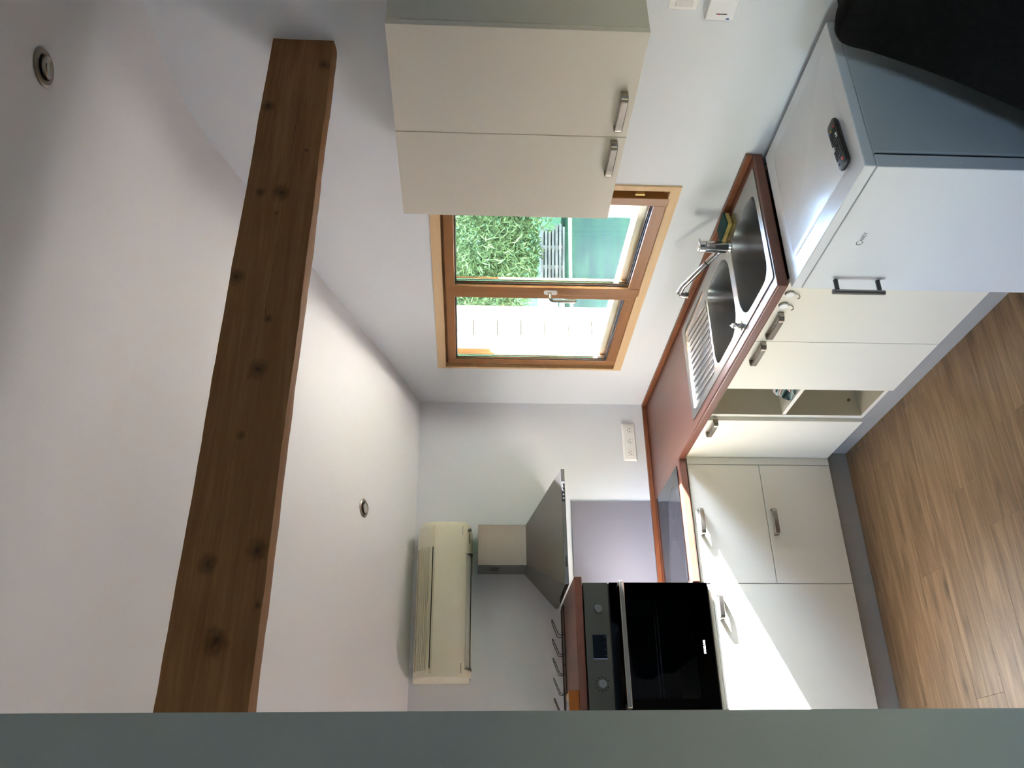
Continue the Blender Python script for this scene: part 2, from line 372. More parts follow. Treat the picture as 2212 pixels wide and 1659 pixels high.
# bow handle: strap between two feet; along = unit vector, out = unit vector away from the door
def bow_handle(parent, a, b, out, half_w=0.0115, reach=0.03):
    a, b, out = Vector(a), Vector(b), Vector(out); al = (b - a).normalized(); L = (b - a).length; wd = al.cross(out)
    P = lambda s, h: a + al * s + out * h
    k = 0.016; pts = [P(0.002, 0.0005), P(0.002, reach - k)]
    for i in range(1, 6):
        t = R(90 * i / 5); pts.append(P(0.002 + k - k * math.cos(t), reach - k + k * math.sin(t)))
    q = [P(L - 0.002, 0.0005), P(L - 0.002, reach - k)]
    for i in range(1, 6):
        t = R(90 * i / 5); q.append(P(L - 0.002 - k + k * math.cos(t), reach - k + k * math.sin(t)))
    bm = newbm(); sweep_rect(bm, pts + [P(L / 2, reach + 0.001)] + q[::-1], wd, half_w, 0.0035)
    return obj('handle', bm, M['nickel'], parent, smooth=True)

# ------------------------------------------------------------------ room shell
H, TH, Dp = 0.894, 0.039, 0.60
XL, YF = -3.7, -8.0              # left wall, front wall
ZC, SL, ZH, YFOLD = 2.2279, 0.3192, 2.9454, -2.2476
T = 0.2
bm = newbm(); box(bm, XL - T, 0.0, YF - T, T, -0.15, -0.013); floor = struct('floor', bm, plain('screed', '4a3a2b', 0.9))
row = -1.1505
Y0 = row + 0.1875 * 4
joint = {0: -1.30, 1: -1.8115, 2: -1.060, 3: -1.2535, 4: -0.93, -1: -0.74}
k = -3
while True:
    ya = row - 0.1875 * (k - 1); yb = ya - 0.1875
    if ya < YF + 0.01: break
    j = joint.get(k, -0.3 - 1.1 * ((k * 0.377) % 1.0)); xs = [j + 1.22 * i for i in range(-3, 3)]
    for xa, xb in zip(xs, xs[1:]):
        xa2, xb2 = max(xa, XL), min(xb, 0.0)
        if xb2 - xa2 < 0.02 or ya < -5.9 and False: continue
        if ya > -0.30 or xa2 > -0.45: continue
        g = 0.0002; bm = newbm(); v = box(bm, xa2 + g, xb2 - g, yb + g, max(ya - g, yb + 0.01), -0.012, 0.0)
        obj('plank', bm, M['oak'], floor, loc=((xa2 + xb2) / 2, (ya + yb) / 2, 0), bevel=0.0007, segs=1)
    k += 1
bm = newbm(); box(bm, XL - T, T, 0.0, T, -0.15, 2.30); struct('wall_back', bm, M['wall'])
# right wall with the window opening (polygon in y,z extruded along x)
WY0, WY1, WZ0, WZ1 = -0.437, -1.905, 1.132, 2.098
bm = newbm()
plate(bm, [(0.0, -0.15), (0.0, ZC), (YFOLD, ZH), (YF - T, ZH), (YF - T, -0.15)], [[(WY0, WZ0), (WY1, WZ0), (WY1, WZ1), (WY0, WZ1)]], 0.0, T)
for v in bm.verts: v.co = Vector((v.co.z, v.co.x, v.co.y))
bmesh.ops.recalc_face_normals(bm, faces=bm.faces[:]); struct('wall_right', bm, M['wall'])
bm = newbm(); plate(bm, [(0.0, -0.15), (0.0, 3.0), (YF - T, 3.0), (YF - T, -0.15)], [[(-5.75, 1.1), (-5.75, 1.85), (-6.4, 1.85), (-6.4, 1.1)], [(-.85, .60), (-.85, 1.40), (-1.55, 1.40), (-1.55, .60)]], XL - T, XL)
for v in bm.verts: v.co = Vector((v.co.z, v.co.x, v.co.y))
bmesh.ops.recalc_face_normals(bm, faces=bm.faces[:]); struct('wall_left', bm, M['wall'])
bm = newbm(); box(bm, XL - T, T, YF - T, YF, -0.15, 3.0); struct('wall_front', bm, M['wall'])
# ceiling: sloping part over the kitchen, then level
bm = newbm()
pf = [(0.0, ZC)] + [(YFOLD + .22 * (1 - t), ZH - SL * .22 * (1 - t) ** 2 * .5 - SL * .11 * (1 - t) * (1 if t < .0 else 0)) for t in [0.0]][:0] + [(YFOLD + .20 * math.cos(R(a)), ZH - SL * .10 * (1 + math.cos(R(a))) ** 2 * .5) for a in range(0, 181, 20)] + [ (YF - T, ZH), (YF - T, ZH + 0.25), (YFOLD, ZH + 0.25), (0.0 + T, ZC + 0.19), (T, ZC - 0.06)]
loft(bm, [[(XL - T, y, z) for y, z in pf], [(T, y, z) for y, z in pf]]); bmesh.ops.recalc_face_normals(bm, faces=bm.faces[:]); struct('ceiling', bm, M['ceiling'])
# short partition beside the opening the photograph looks through
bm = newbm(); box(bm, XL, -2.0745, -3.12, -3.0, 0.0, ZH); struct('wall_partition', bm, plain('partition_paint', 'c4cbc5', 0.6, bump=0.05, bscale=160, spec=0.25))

# ------------------------------------------------------------------ window_1 (golden wood, two sashes)
win = bpy.data.objects.new('window_1', None); COL.objects.link(win); win.location = (0.0, -1.17, 1.13); win['kind'] = 'structure'
def prism_x(name, poly, x0, x1, mat, parent, bevel=0.0):
    """poly in (y,z) extruded between x0 and x1"""
    bm = newbm(); loft(bm, [[(x0, y, z) for y, z in poly], [(x1, y, z) for y, z in poly]]); bmesh.ops.recalc_face_normals(bm, faces=bm.faces[:])
    return obj(name, bm, mat, parent, bevel=bevel)
oy0, oy1, oz0, oz1 = -0.427, -1.9215, 1.115, 2.116     # casing outer
iy0, iy1, iz0, iz1 = -0.444, -1.894, 1.158, 2.072      # casing inner
prism_x('casing', [(oy0, oz0), (oy1, oz0), (iy1, iz0), (iy0, iz0)], -0.007, 0.03, M['pale'], win, 0.001)
prism_x('casing', [(oy0, oz1), (oy1, oz1), (iy1, iz1), (iy0, iz1)], -0.007, 0.03, M['pale'], win, 0.001)
prism_x('casing', [(oy0, oz0), (oy0, oz1), (iy0, iz1), (iy0, iz0)], -0.007, 0.03, M['pale'], win, 0.001)
prism_x('casing', [(oy1, oz0), (oy1, oz1), (iy1, iz1), (iy1, iz0)], -0.007, 0.03, M['pale'], win, 0.001)
bm = newbm()                                                         # fixed frame
for a in ((iy0 + .03, iy0 - .02, iz0 - .03, iz1 + .03), (iy1 + .03, iy1 - .03, iz0 - .03, iz1 + .03)): box(bm, .022, .10, a[0], a[1], a[2], a[3])
box(bm, .022, .10, iy0, iy1, iz0 - .03, iz0 + .012); box(bm, .022, .10, iy0, iy1, iz1 - .018, iz1 + .03)
obj('frame', bm, M['frame'], win, bevel=0.002)
def sash(y0, y1, gy0, gy1, xoff=0.0):
    z0, z1, gz0, gz1 = 1.150, 2.060, 1.206, 2.017
    s_ = bpy.data.objects.new('sash', None); COL.objects.link(s_); s_.parent = win; s_.location = Vector((0.03, (y0 + y1) / 2, z0)) - win.location
    X0, X1 = 0.004 + xoff, 0.050
    for a, b in ((y0, gy0), (gy1, y1)): bx('stile', X0, X1, a, b, z0, z1, M['frame'], s_, 0.003)
    bx('rail', X0 + .001, X1, gy0, gy1, z0, gz0, M['frame_h'], s_, 0.003); bx('rail', X0 + .001, X1, gy0, gy1, gz1, z1, M['frame_h'], s_, 0.003)
    bx('pane', 0.014, 0.018, gy0 + .004, gy1 - .004, gz0 - .004, gz1 + .004, M['glass'], s_)
    bx('pane', 0.034, 0.038, gy0 + .004, gy1 - .004, gz0 - .004, gz1 + .004, M['glass'], s_)
    for xx, mm, w in ((0.009, 'rubber', .005), (0.020, 'chrome', .009), (0.028, 'chrome', .009)):
        bm = newbm(); d = .003
        box(bm, xx, xx + d, gy0 - w, gy0, gz0, gz1); box(bm, xx, xx + d, gy1, gy1 + w, gz0, gz1); box(bm, xx, xx + d, gy0 - w, gy1 + w, gz0, gz0 + w); box(bm, xx, xx + d, gy0 - w, gy1 + w, gz1 - w, gz1)
        obj('glazing_seal' if mm == 'rubber' else 'spacer_bar', bm, M[mm], s_)
sash(-0.462, -1.152, -0.510, -1.104); sash(-1.152, -1.852, -1.212, -1.806, -0.012)
bx('gap_seal', -0.004, 0.004, -1.1505, -1.1535, 1.155, 2.055, M['rubber'], win)
bm = newbm(); cyl(bm, (0.002, -1.866, 1.253), (0.002, -1.866, 1.292), 0.006, n=12); box(bm, 0.002, .02, -1.874, -1.858, 1.256, 1.289); obj('hinge', bm, M['brass'], win)
wh = bpy.data.objects.new('handle', None); COL.objects.link(wh); wh.parent = win; wh.location = Vector((-0.01, -1.182, 1.567)) - win.location
bm = newbm(); loft(bm, [[Vector((-.008, p.x, p.y)) for p in rrect(-1.196, -1.168, 1.536, 1.600, .012, 0)], [Vector((-.017, p.x, p.y)) for p in rrect(-1.195, -1.169, 1.537, 1.599, .012, 0)]]); bmesh.ops.recalc_face_normals(bm, faces=bm.faces[:]); obj('rosette', bm, M['white'], wh, smooth=True)
bm = newbm(); tube(bm, [(-.015, -1.182, 1.572), (-.045, -1.182, 1.572), (-.054, -1.182, 1.568), (-.058, -1.182, 1.558), (-.058, -1.181, 1.52), (-.057, -1.180, 1.455), (-.055, -1.180, 1.450)], [.008, .008, .0085, .0085, .0085, .010, .006], 14); obj('lever', bm, M['nickel'], wh, smooth=True)
bx('outer_ledge', 0.052, 0.135, -0.445, -1.90, 1.13, 1.243, M['ledge'], win, 0.003); bx('outer_sill', 0.136, 0.27, -0.45, -1.90, 1.09, 1.150, M['ledge'], win, 0.003)
bx('outer_post', 0.11, 0.17, -1.625, -1.90, 1.245, 2.09, M['ledge'], win, 0.003)
# added_window_2: invented, out of view, to light the room behind the camera
w2 = bpy.data.objects.new('added_window_2', None); COL.objects.link(w2); w2.location = (XL, -6.05, 1.0); w2['kind'] = 'structure'
bm = newbm()
for a in ((-5.81, -5.75), (-6.4, -6.34)): box(bm, XL - .12, XL - .05, a[0], a[1], 1.1, 1.85)
box(bm, XL - .12, XL - .05, -6.34, -5.81, 1.1, 1.16); box(bm, XL - .12, XL - .05, -6.34, -5.81, 1.79, 1.85); obj('frame', bm, M['frame'], w2)
bx('pane', XL - .09, XL - .086, -6.34, -5.81, 1.16, 1.79, clear_glass('near_clear_glass', (0.98, 0.98, 0.99, 1), 0.9), w2)

w3 = bpy.data.objects.new('added_window_3', None); COL.objects.link(w3); w3.location = (XL, -1.2, .6); w3['kind'] = 'structure'  # added window, out of view, invented to light the kitchen from the left
bm = newbm()
for a in ((-.90, -.85), (-1.55, -1.50)): box(bm, XL - .12, XL - .05, a[0], a[1], .60, 1.40)
box(bm, XL - .12, XL - .05, -1.50, -.90, .60, .65); box(bm, XL - .12, XL - .05, -1.50, -.90, 1.35, 1.40); obj('frame', bm, M['frame'], w3)
bx('pane', XL - .09, XL - .086, -1.50, -.90, .65, 1.35, clear_glass('tinted_glass', (0.545, 0.545, 0.55, 1), 0.9), w3)

# ------------------------------------------------------------------ beam
bm = newbm(); nx = 150; rings = []
prof = [(-2.5600, 2.3870), (-2.5600, 2.43), (-2.5600, 2.48), (-2.5600, 2.53), (-2.5600, 2.5800), (-2.545, 2.584), (-2.52, 2.584), (-2.4990, 2.58), (-2.4990, 2.43), (-2.4990, 2.3850), (-2.52, 2.3835), (-2.54, 2.3845)]
for i in range(nx + 1):
    x = -3.69 + 3.69 * i / nx; ring = []
    for j, (y, z) in enumerate(prof):
        q = noise.noise(Vector((x * 3.1, j * 5.3, 1.7))) * .0022 + noise.noise(Vector((x * 17, j * 3.1, 9.7))) * .0011
        e = 1.6 if j in (0, 4, 9) else .8
        ring.append((x, y + q * e, z + (q * 2.0 if j in (0, 4, 9) else q * .5) + 0.006 * (-x / 3.7) * (1 if z > 2.5 else 0) * -0.2))
    rings.append(ring)
loft(bm, rings); bmesh.ops.recalc_face_normals(bm, faces=bm.faces[:])
beam = obj('ceiling_beam', bm, M['beam'], loc=BEAM_ROOT, smooth=True)
tag(beam, 'exposed brown knotty wooden beam crossing below the white ceiling', 'beam', kind='thing')

# ------------------------------------------------------------------ base cabinets
DF = 0.584; CF = 0.565; Z0 = 0.1232; ZT = H - TH - 0.003      # door face, carcass front, door bottom, carcass top
XR, XO, XE = -0.6237, -1.2237, -1.8237                          # drawer unit right, oven unit right, oven unit left
def carcass(root, x0, x1, y0, y1, z0, z1, t=0.018, open_side='-Y', mat='cream', top=True):
    x0, x1 = sorted((x0, x1)); y0, y1 = sorted((y0, y1)); bm = newbm()
    box(bm, x0, x1, y0, y1, z0, z0 + t)
    if top: box(bm, x0, x1, y0, y1, z1 - t, z1)
    else: box(bm, x0, x0 + .004, y0 + t, y1 - t, z1 - .09, z1)
    if open_side == '-Y':
        box(bm, x0, x0 + t, y0, y1, z0 + t, z1 - t); box(bm, x1 - t, x1, y0, y1, z0 + t, z1 - t); box(bm, x0 + t, x1 - t, y1 - .008, y1, z0 + t, z1 - t)
    else:
        box(bm, x0, x1, y0, y0 + t, z0 + t, z1 - t); box(bm, x0, x1, y1 - t, y1, z0 + t, z1 - t); box(bm, x1 - .008, x1, y0 + t, y1 - t, z0 + t, z1 - t)
    return obj('carcass', bm, M[mat], root)
g = .0015
# sink cabinet: two doors on the right wall
c1 = thing('base_cabinet', 'cream two-door base cabinet under the sink, beside the fridge', 'cabinet', (-.28, -1.717, Z0))
carcass(c1, -CF, -.03, -2.111, -1.3235, Z0, ZT, open_side='-X', top=False)
for ya, yb, ha, hb in ((-2.111, -1.717, -1.924, -1.771), (-1.717, -1.3235, -1.7185, -1.569)):
    d = bx('door', -DF, -CF - .0005, ya + g, yb - g, Z0, ZT - .004, M['cream'], c1, .0012)
    bow_handle(d, (-DF, ha, .8165), (-DF, hb, .8165), (-1, 0, 0))
# open shelf unit
c2 = thing('open_shelf_unit', 'narrow open cream shelf unit with two compartments beside the sink doors', 'shelf', (-.28, -1.17, Z0))
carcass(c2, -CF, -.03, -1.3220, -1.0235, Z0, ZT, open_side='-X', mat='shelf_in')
bx('shelf', -CF + .002, -.04, -1.3039, -1.0416, .492, .510, M['cream'], c2, .0008)
bm = newbm(); cyl(bm, (-.487, -1.0418, .184), (-.487, -1.0490, .184), .0075, n=12); obj('peg', bm, plain('peg_brown', '6d5a3c', .5), c2)
for ya, yb, za, zb in ((-1.0415, -1.0235, Z0, ZT), (-1.3220, -1.3040, Z0, ZT), (-1.3040, -1.0415, Z0, Z0 + .018)):
    bx('front_edging', -CF - .0010, -CF, ya, yb, za, zb, M['cream'], c2)
# corner cabinet with one door
c3 = thing('corner_cabinet', 'cream corner base cabinet with one narrow door and bow handle', 'cabinet', (-.28, -.8, Z0))
carcass(c3, -CF, -.03, -1.0215, -.03, Z0, ZT, open_side='-X')
d = bx('door', -DF, -CF - .0005, -1.0125, -.5860, Z0, ZT - .004, M['cream'], c3, .0012)
bow_handle(d, (-DF, -1.0300 + .006, .8165), (-DF, -.884, .8165), (-1, 0, 0))
bx('corner_filler', -XR * -1 + .0015, -DF + .001, -DF, -DF + .018, Z0, ZT - .004, M['cream'], c3, .0008)
# drawer unit
c4 = thing('drawer_cabinet', 'cream base cabinet with two deep drawers under the black hob', 'cabinet', (-.92, -.28, Z0))
carcass(c4, XO + .0006, XR, -CF, -.03, Z0, ZT)
for za, zb, hz in ((Z0, .4832, .4527), (.4862, ZT - .004, .8126)):
    d = bx('drawer', XO + g, XR - g, -DF, -CF - .0005, za, zb, M['cream'], c4, .0012)
    bow_handle(d, (-.861, -DF, hz), (-.991, -DF, hz), (0, -1, 0))
# oven housing
c5 = thing('oven_cabinet', 'tall cream cabinet housing the built-in oven, one door below', 'cabinet', (-1.52, -.28, Z0))
bm = newbm(); x0, x1 = XE, XO - .0006
box(bm, x0, x0 + .009, -DF, -.03, Z0, 1.409); box(bm, x1 - .009, x1, -DF + .002, -.5705, Z0, 1.409)
box(bm, x0 + .009, x1 - .009, -CF, -.03, Z0, Z0 + .018); box(bm, x0 + .009, x1 - .009, -DF + .003, -.03, .8005, .8165); box(bm, x0 + .009, x1 - .009, -.045, -.03, Z0, 1.409)
obj('carcass', bm, M['cream'], c5)
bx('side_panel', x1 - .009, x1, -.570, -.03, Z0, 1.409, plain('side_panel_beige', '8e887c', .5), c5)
d = bx('door', XE + g, XO - .0006 - g, -DF, -CF - .0005, Z0, .7975, M['cream'], c5, .0012)
bow_handle(d, (-1.2745, -DF, .7715), (-1.392, -DF, .7715), (0, -1, 0))
# plinths
PX = 0.538
p1 = bx('plinth', -2.0, -PX - .018 + .018, -PX, -PX + .016, 0.0005, Z0 - .002, M['plinth'], loc=(-1.25, -PX, 0), bevel=.001)
tag(p1, 'grey plinth board along the floor under the drawers and oven', 'plinth', 'grey plinths')
p2 = bx('plinth', -PX, -PX + .016, -2.111, -PX - .0006, 0.0005, Z0 - .002, M['plinth'], loc=(-PX, -1.3, 0), bevel=.001)
tag(p2, 'grey plinth board under the sink doors and open shelves', 'plinth', 'grey plinths')

# ------------------------------------------------------------------ worktop
wt = thing('worktop', 'reddish cherry L-shaped worktop with rounded front edge', 'worktop', (-.3, -.3, H - TH))
bm = newbm()
sink_hole = [(p.x, p.y) for p in rrect(-.538, -.073, -2.083, -.958, .02, 0, 4)]
plate(bm, [(-.001, -.001), (XO + .0005, -.001), (XO + .0005, -Dp), (-Dp, -Dp), (-Dp, -2.1132), (-.001, -2.1132)], [sink_hole], H - TH, H)
obj('slab', bm, M['top'], wt, bevel=.006, segs=3)
bx('upstand', XO + .001, -.0185, -.018, -.001, H + .0003, .919, M['top_edge'], wt, .002)
bx('upstand', -.018, -.001, -2.1125, -.001, H + .0003, .919, M['top_edge'], wt, .002)

# ------------------------------------------------------------------ sink
sk = thing('kitchen_sink', 'stainless steel sink with two bowls and ribbed drainer set in the worktop', 'sink', (-.3, -1.52, H))
bm = newbm()
A = dict(x0=-.514, x1=-.135, y0=-1.700, y1=-1.374); Bw = dict(x0=-.522, x1=-.135, y0=-2.066, y1=-1.748)
radA = (.06, .06, .10, .10); radB = (.10, .10, .06, .06)      # order: (+x+y)(-x+y)(-x-y)(+x-y)
hA = rrect(A['x0'], A['x1'], A['y0'], A['y1'], 0, 0, 6, radA); hB = rrect(Bw['x0'], Bw['x1'], Bw['y0'], Bw['y1'], 0, 0, 6, radB)
dr = rrect(-.522, -.090, -1.352, -.985, .03, 0, 6)
plate(bm, [(p.x, p.y) for p in rrect(-.5545, -.058, -2.0985, -.9435, .012, 0, 4)], [[(p.x, p.y) for p in q] for q in (hA, hB, dr)], H + .0005, H + .004)
def bowl(pts, depth, sh=.93, r=.03):
    c = sum(pts, Vector()) / len(pts); rings = []
    S = lambda f, z: [Vector((c.x + (p.x - c.x) * f, c.y + (p.y - c.y) * f, z)) for p in pts]
    rings.append(S(1.006, H + .0042)); rings.append(S(.992, H + .002)); rings.append(S(.985, H - .01)); rings.append(S(sh, H - depth + r))
    for i in range(1, 5):
        t = R(90 * i / 4); rings.append(S(sh - .16 * (1 - math.cos(t)) * 1.0, H - depth + r - r * math.sin(t)))
    loft(bm, rings, False, True)
bowl(hA, .155); bowl(hB, .155)
S = lambda f, z: [Vector((-.306 + (p.x + .306) * f, -1.1685 + (p.y + 1.1685) * f, z)) for p in dr]
loft(bm, [S(1.004, H + .0042), S(.99, H + .001), S(.965, H - .003)], False, True)
bmesh.ops.recalc_face_normals(bm, faces=bm.faces[:])
for f in bm.faces:
    pass
obj('basin', bm, M['steel'], sk, smooth=True)
for i in range(12):                                                  # drainer ribs, fanned in slight arcs
    x = -.135 - i * .0315; bm = newbm(); pts = []
    for j in range(9):
        t = j / 8; y = -1.010 - .318 * t - .012 * (i / 12); pts.append((x - .018 * math.sin(t * math.pi * .5) * (1 - i / 16) - .01 * t * t, y, H - .0022 + .0008 * math.sin(t * math.pi)))
    tube(bm, pts, [.001] + [.0042] * 7 + [.001], 8); obj('drainer_rib', bm, M['steel'], sk, smooth=True)
for i in range(9):
    x = -.155 - i * .038; bm = newbm(); box(bm, x, x - .022, -1.358, -1.350, H + .0041, H + .0046); obj('overflow_slot', bm, M['rubber'], sk)
for cx0, cy0 in ((-.325, -1.537), (-.328, -1.907)):
    bm = newbm(); cyl(bm, (cx0, cy0, H - .1545), (cx0, cy0, H - .1515), .04, .036); obj('drain', bm, M['chrome'], sk, smooth=True)
kn = bpy.data.objects.new('waste_knob', None); COL.objects.link(kn); kn.parent = sk; kn.location = Vector((-.522, -1.728, H + .004)) - sk.location
bm = newbm(); cyl(bm, (-.522, -1.728, H + .004), (-.522, -1.728, H + .008), .023, .021); cyl(bm, (-.522, -1.728, H + .008), (-.522, -1.728, H + .020), .011, .010); obj('knob_base', bm, M['chrome'], kn, smooth=True)
bm = newbm(); u = Vector((.55, .83, 0)).normalized(); w_ = Vector((-.83, .55, 0)); c = Vector((-.522, -1.728, H + .02)); rings = []
for s_, hw, z0_, z1_ in ((-.018, .004, .0, .010), (-.008, .013, 0, .016), (.006, .012, 0, .018), (.020, .006, .006, .016), (.030, .003, .014, .018)):
    rings.append([c + u * s_ + w_ * hw * a + Vector((0, 0, z0_ if b < 0 else z1_)) for a, b in ((-1, -1), (1, -1), (.7, 1), (-.7, 1))])
loft(bm, rings); bmesh.ops.recalc_face_normals(bm, faces=bm.faces[:]); obj('knob_wing', bm, M['chrome'], kn, bevel=.002, smooth=True)

# tap
tx, ty, tz = -.157, -1.7425, H + .0045
tp = thing('kitchen_tap', 'chrome single-lever mixer tap with slanted spout behind the sink bowls', 'tap', (tx, ty, tz))
bm = newbm(); cyl(bm, (tx, ty, tz), (tx, ty, tz + .008), .027, .0255); cyl(bm, (tx, ty, tz + .008), (tx, ty, tz + .060), .0235); cyl(bm, (tx, ty, tz + .061), (tx, ty, tz + .098), .0235, .0230); obj('body', bm, M['chrome'], tp, smooth=True)
for z_, r_ in ((.0598, .0222), (.0978, .0218)):
    bm = newbm(); cyl(bm, (tx, ty, tz + z_), (tx, ty, tz + z_ + .0015), r_); obj('collar', bm, M['rubber'], tp, smooth=True)
bm = newbm(); cyl(bm, (tx, ty, tz + .099), (tx, ty, tz + .124), .0235, .022)
box(bm, tx - .016, tx + .022, ty - .028, ty + .010, tz + .124, tz + .131); obj('lever', bm, M['chrome'], tp, smooth=True, bevel=.002)
e = Vector((-.235, -1.545, 1.066)); s0 = Vector((tx - .008, ty + .016, tz + .038)); dd = (e - s0)
bm = newbm(); tube(bm, [s0, s0 + dd * .30], .0125, 18); obj('spout_socket', bm, M['chrome'], tp, smooth=True)
bm = newbm(); tube(bm, [s0 + dd * .29, s0 + dd * .31], .0128, 18); obj('spout_ring', bm, M['rubber'], tp, smooth=True)
bm = newbm(); tube(bm, [s0 + dd * .31, s0 + dd * .9, e + Vector((-.004, .012, -.002)), e + Vector((-.008, .02, -.014)), e + Vector((-.009, .022, -.028))], [.0115, .0115, .0125, .013, .013], 18); obj('spout', bm, M['chrome'], tp, smooth=True)
bm = newbm(); a_ = e + Vector((-.009, .022, -.026)); cyl(bm, a_, a_ + Vector((-.001, .002, -.016)), .0145, .013); obj('aerator', bm, M['chrome'], tp, smooth=True)

# sponge
sp = thing('sponge', 'green and yellow scouring sponge lying behind the sink next to the tap', 'sponge', (-.075, -1.777, H + .004))
quad = [(-.030, -1.805), (-.101, -1.822), (-.110, -1.718), (-.042, -1.705)]
def slab_quad(z0, z1, q=quad, k=1.0):
    bm = newbm(); loft(bm, [[(x, y, z0) for x, y in q], [(x, y, z1) for x, y in q]]); bmesh.ops.recalc_face_normals(bm, faces=bm.faces[:]); return bm
obj('foam', slab_quad(H + .0045, H + .022), M['foam'], sp, bevel=.003); obj('scouring_pad', slab_quad(H + .0222, H + .031), M['scour'], sp, bevel=.003)

# hob
hb = thing('hob', 'black glass induction hob set into the worktop beside the oven', 'hob', (-.915, -.32, H))
bm = newbm(); loft(bm, [rrect(-1.2105, -.6225, -.5630, -.072, .008, H + .0005, 3), rrect(-1.2105, -.6225, -.5630, -.072, .008, H + .0045, 3)]); bmesh.ops.recalc_face_normals(bm, faces=bm.faces[:]); obj('glass', bm, M['hobglass'], hb, bevel=.001)
def ring_flat(bm, cx0, cy0, r, w, z, a0=0, a1=360, n=40):
    for i in range(n):
        t0, t1 = R(a0 + (a1 - a0) * i / n), R(a0 + (a1 - a0) * (i + 1) / n)
        bm.faces.new([bm.verts.new((cx0 + q * math.cos(t), cy0 + q * math.sin(t), z)) for q, t in ((r, t0), (r + w, t0), (r + w, t1), (r, t1))])
for cx0, cy0, r in ((-1.075, -.335, .125), (-.78, -.20, .085), (-.78, -.43, .085)):
    bm = newbm(); ring_flat(bm, cx0, cy0, r, .0012, H + .0048); obj('cooking_zone', bm, M['mark'], hb)
bm = newbm()
for i in range(9): box(bm, -.72 - i * .045, -.735 - i * .045, -.548, -.5465, H + .0046, H + .0049)
box(bm, -1.10, -1.19, -.5435, -.5405, H + .0046, H + .0049); box(bm, -.965, -.995, -.345, -.343, H + .0046, H + .0049); obj('touch_marks', bm, M['mark'], hb, kind='stuff')

# splashback
sb = bx('splashback', -1.2235, -.611, -.0075, -.0005, .9200, 1.3685, M['splash'], loc=(-.915, -.004, .92), bevel=.0008)
tag(sb, 'smooth mauve-grey glass splashback panel on the wall behind the hob', 'splashback')

# ------------------------------------------------------------------ oven
ov = thing('built_in_oven', 'black built-in oven with steel control panel at chest height', 'oven', (-1.52, -.3, .817))
OX0, OX1 = -1.8120, -1.2268
bm = newbm(); a0, a1, b0, b1 = OX0 + .012, OX1 - .012, -.575, -.06
box(bm, a0, a1, b1, b1 + .01, .83, 1.29); box(bm, a0, a0 + .02, b0, b1, .83, 1.40); box(bm, a1 - .02, a1, b0, b1, .83, 1.40); box(bm, a0 + .02, a1 - .02, b0, b1, .83, .86); box(bm, a0 + .02, a1 - .02, b0, b1, 1.28, 1.40)
obj('cavity', bm, M['enamel'], ov)
pn = bx('control_panel', OX0, OX1, -.606, -.5855, 1.2935, 1.4060, M['darksteel'], ov, .0015)
for kx in (-1.3486, -1.6738):
    bm = newbm(); cyl(bm, (kx, -.6062, 1.343), (kx, -.618, 1.343), .0185, .0175, 28); k_ = obj('knob', bm, plain('knob_aluminium', '8f8f8e', .3, 1.0), pn, smooth=True, bevel=.001)
bm = newbm()
for i in range(11):
    t = R(-60 + 300 * i / 10 + 90 - 90); px, pz = -1.6738 + math.cos(t) * .029, 1.343 + math.sin(t) * .029; box(bm, px - .0022, px + .0022, -.6068, -.6062, pz - .0022, pz + .0022)
obj('dial_marks', bm, M['text_black'], pn)
ds = bx('display', -1.5655, -1.4628, -.6072, -.6062, 1.3135, 1.3760, M['blackglass'], pn)
bm = newbm(); box(bm, -1.5685, -1.5658, -.6076, -.6062, 1.3125, 1.3770); obj('display_trim', bm, M['chrome'], pn)
bm = newbm()
for px in (-1.472, -1.500, -1.527, -1.553):
    cyl(bm, (px, -.6073, 1.3205), (px, -.6076, 1.3205), .0035, n=10)
obj('display_icons', bm, M['grey'], pn, kind='stuff')
bx('trim_gap', OX0 + .004, OX1 - .004, -.600, -.586, 1.2872, 1.2932, M['black'], ov)
dr_ = bpy.data.objects.new('door', None); COL.objects.link(dr_); dr_.parent = ov; dr_.location = Vector((-1.52, -.6, .83)) - ov.location
bm = newbm(); wx0, wx1, wz0, wz1 = -1.734, -1.3005, .909, 1.2265
for a in ((OX0, wx0, .8290, 1.2870), (wx1, OX1, .8290, 1.2870), (wx0, wx1, .8290, wz0), (wx0, wx1, wz1, 1.2870)): box(bm, a[0], a[1], -.608, -.586, a[2], a[3])
obj('door_glass', bm, M['blackglass'], dr_)
bx('window', wx0, wx1, -.6075, -.603, wz0, wz1, M['ovenglass'], dr_)
bm = newbm(); box(bm, -1.778, -1.2285, -.655, -.637, 1.2255, 1.2475)
obj('handle', bm, brushed('oven_handle_steel', 'b9b4ab', .25, 'X'), dr_, bevel=.004, segs=3)
for hx in (-1.2355, -1.771):
    bx('handle_post', hx - .009, hx + .009, -.638, -.6085, 1.2262, 1.2468, M['darksteel'], dr_, .001)
bx('bottom_strip', OX0 + .006, OX1 - .004, -.594, -.586, .8205, .8280, M['grey'], ov)
text('logo', 'SAMSUNG', .0125, (-1.5455, -.608, .8685), (1, 0, 0), (0, 0, 1), M['text_light'], dr_, .058, .0006, .0002)
bm = newbm()
for y in (-.54, -.10): tube(bm, [(OX0 + .034, y, 1.06), (OX1 - .034, y, 1.06)], .003, 8)
for i in range(12): x = OX0 + .06 + i * .042; tube(bm, [(x, -.54, 1.06), (x, -.10, 1.06)], .0018, 6)
tube(bm, [(OX0 + .034, -.54, 1.075), (OX1 - .034, -.54, 1.075)], .003, 8); obj('wire_rack', bm, M['chrome'], ov)
for z in (.96, 1.01, 1.06, 1.11, 1.16):
    for s_ in (OX0 + .033, OX1 - .033): bm = newbm(); tube(bm, [(s_, -.55, z), (s_, -.09, z)], .002, 6); obj('side_rail', bm, M['chrome'], ov)

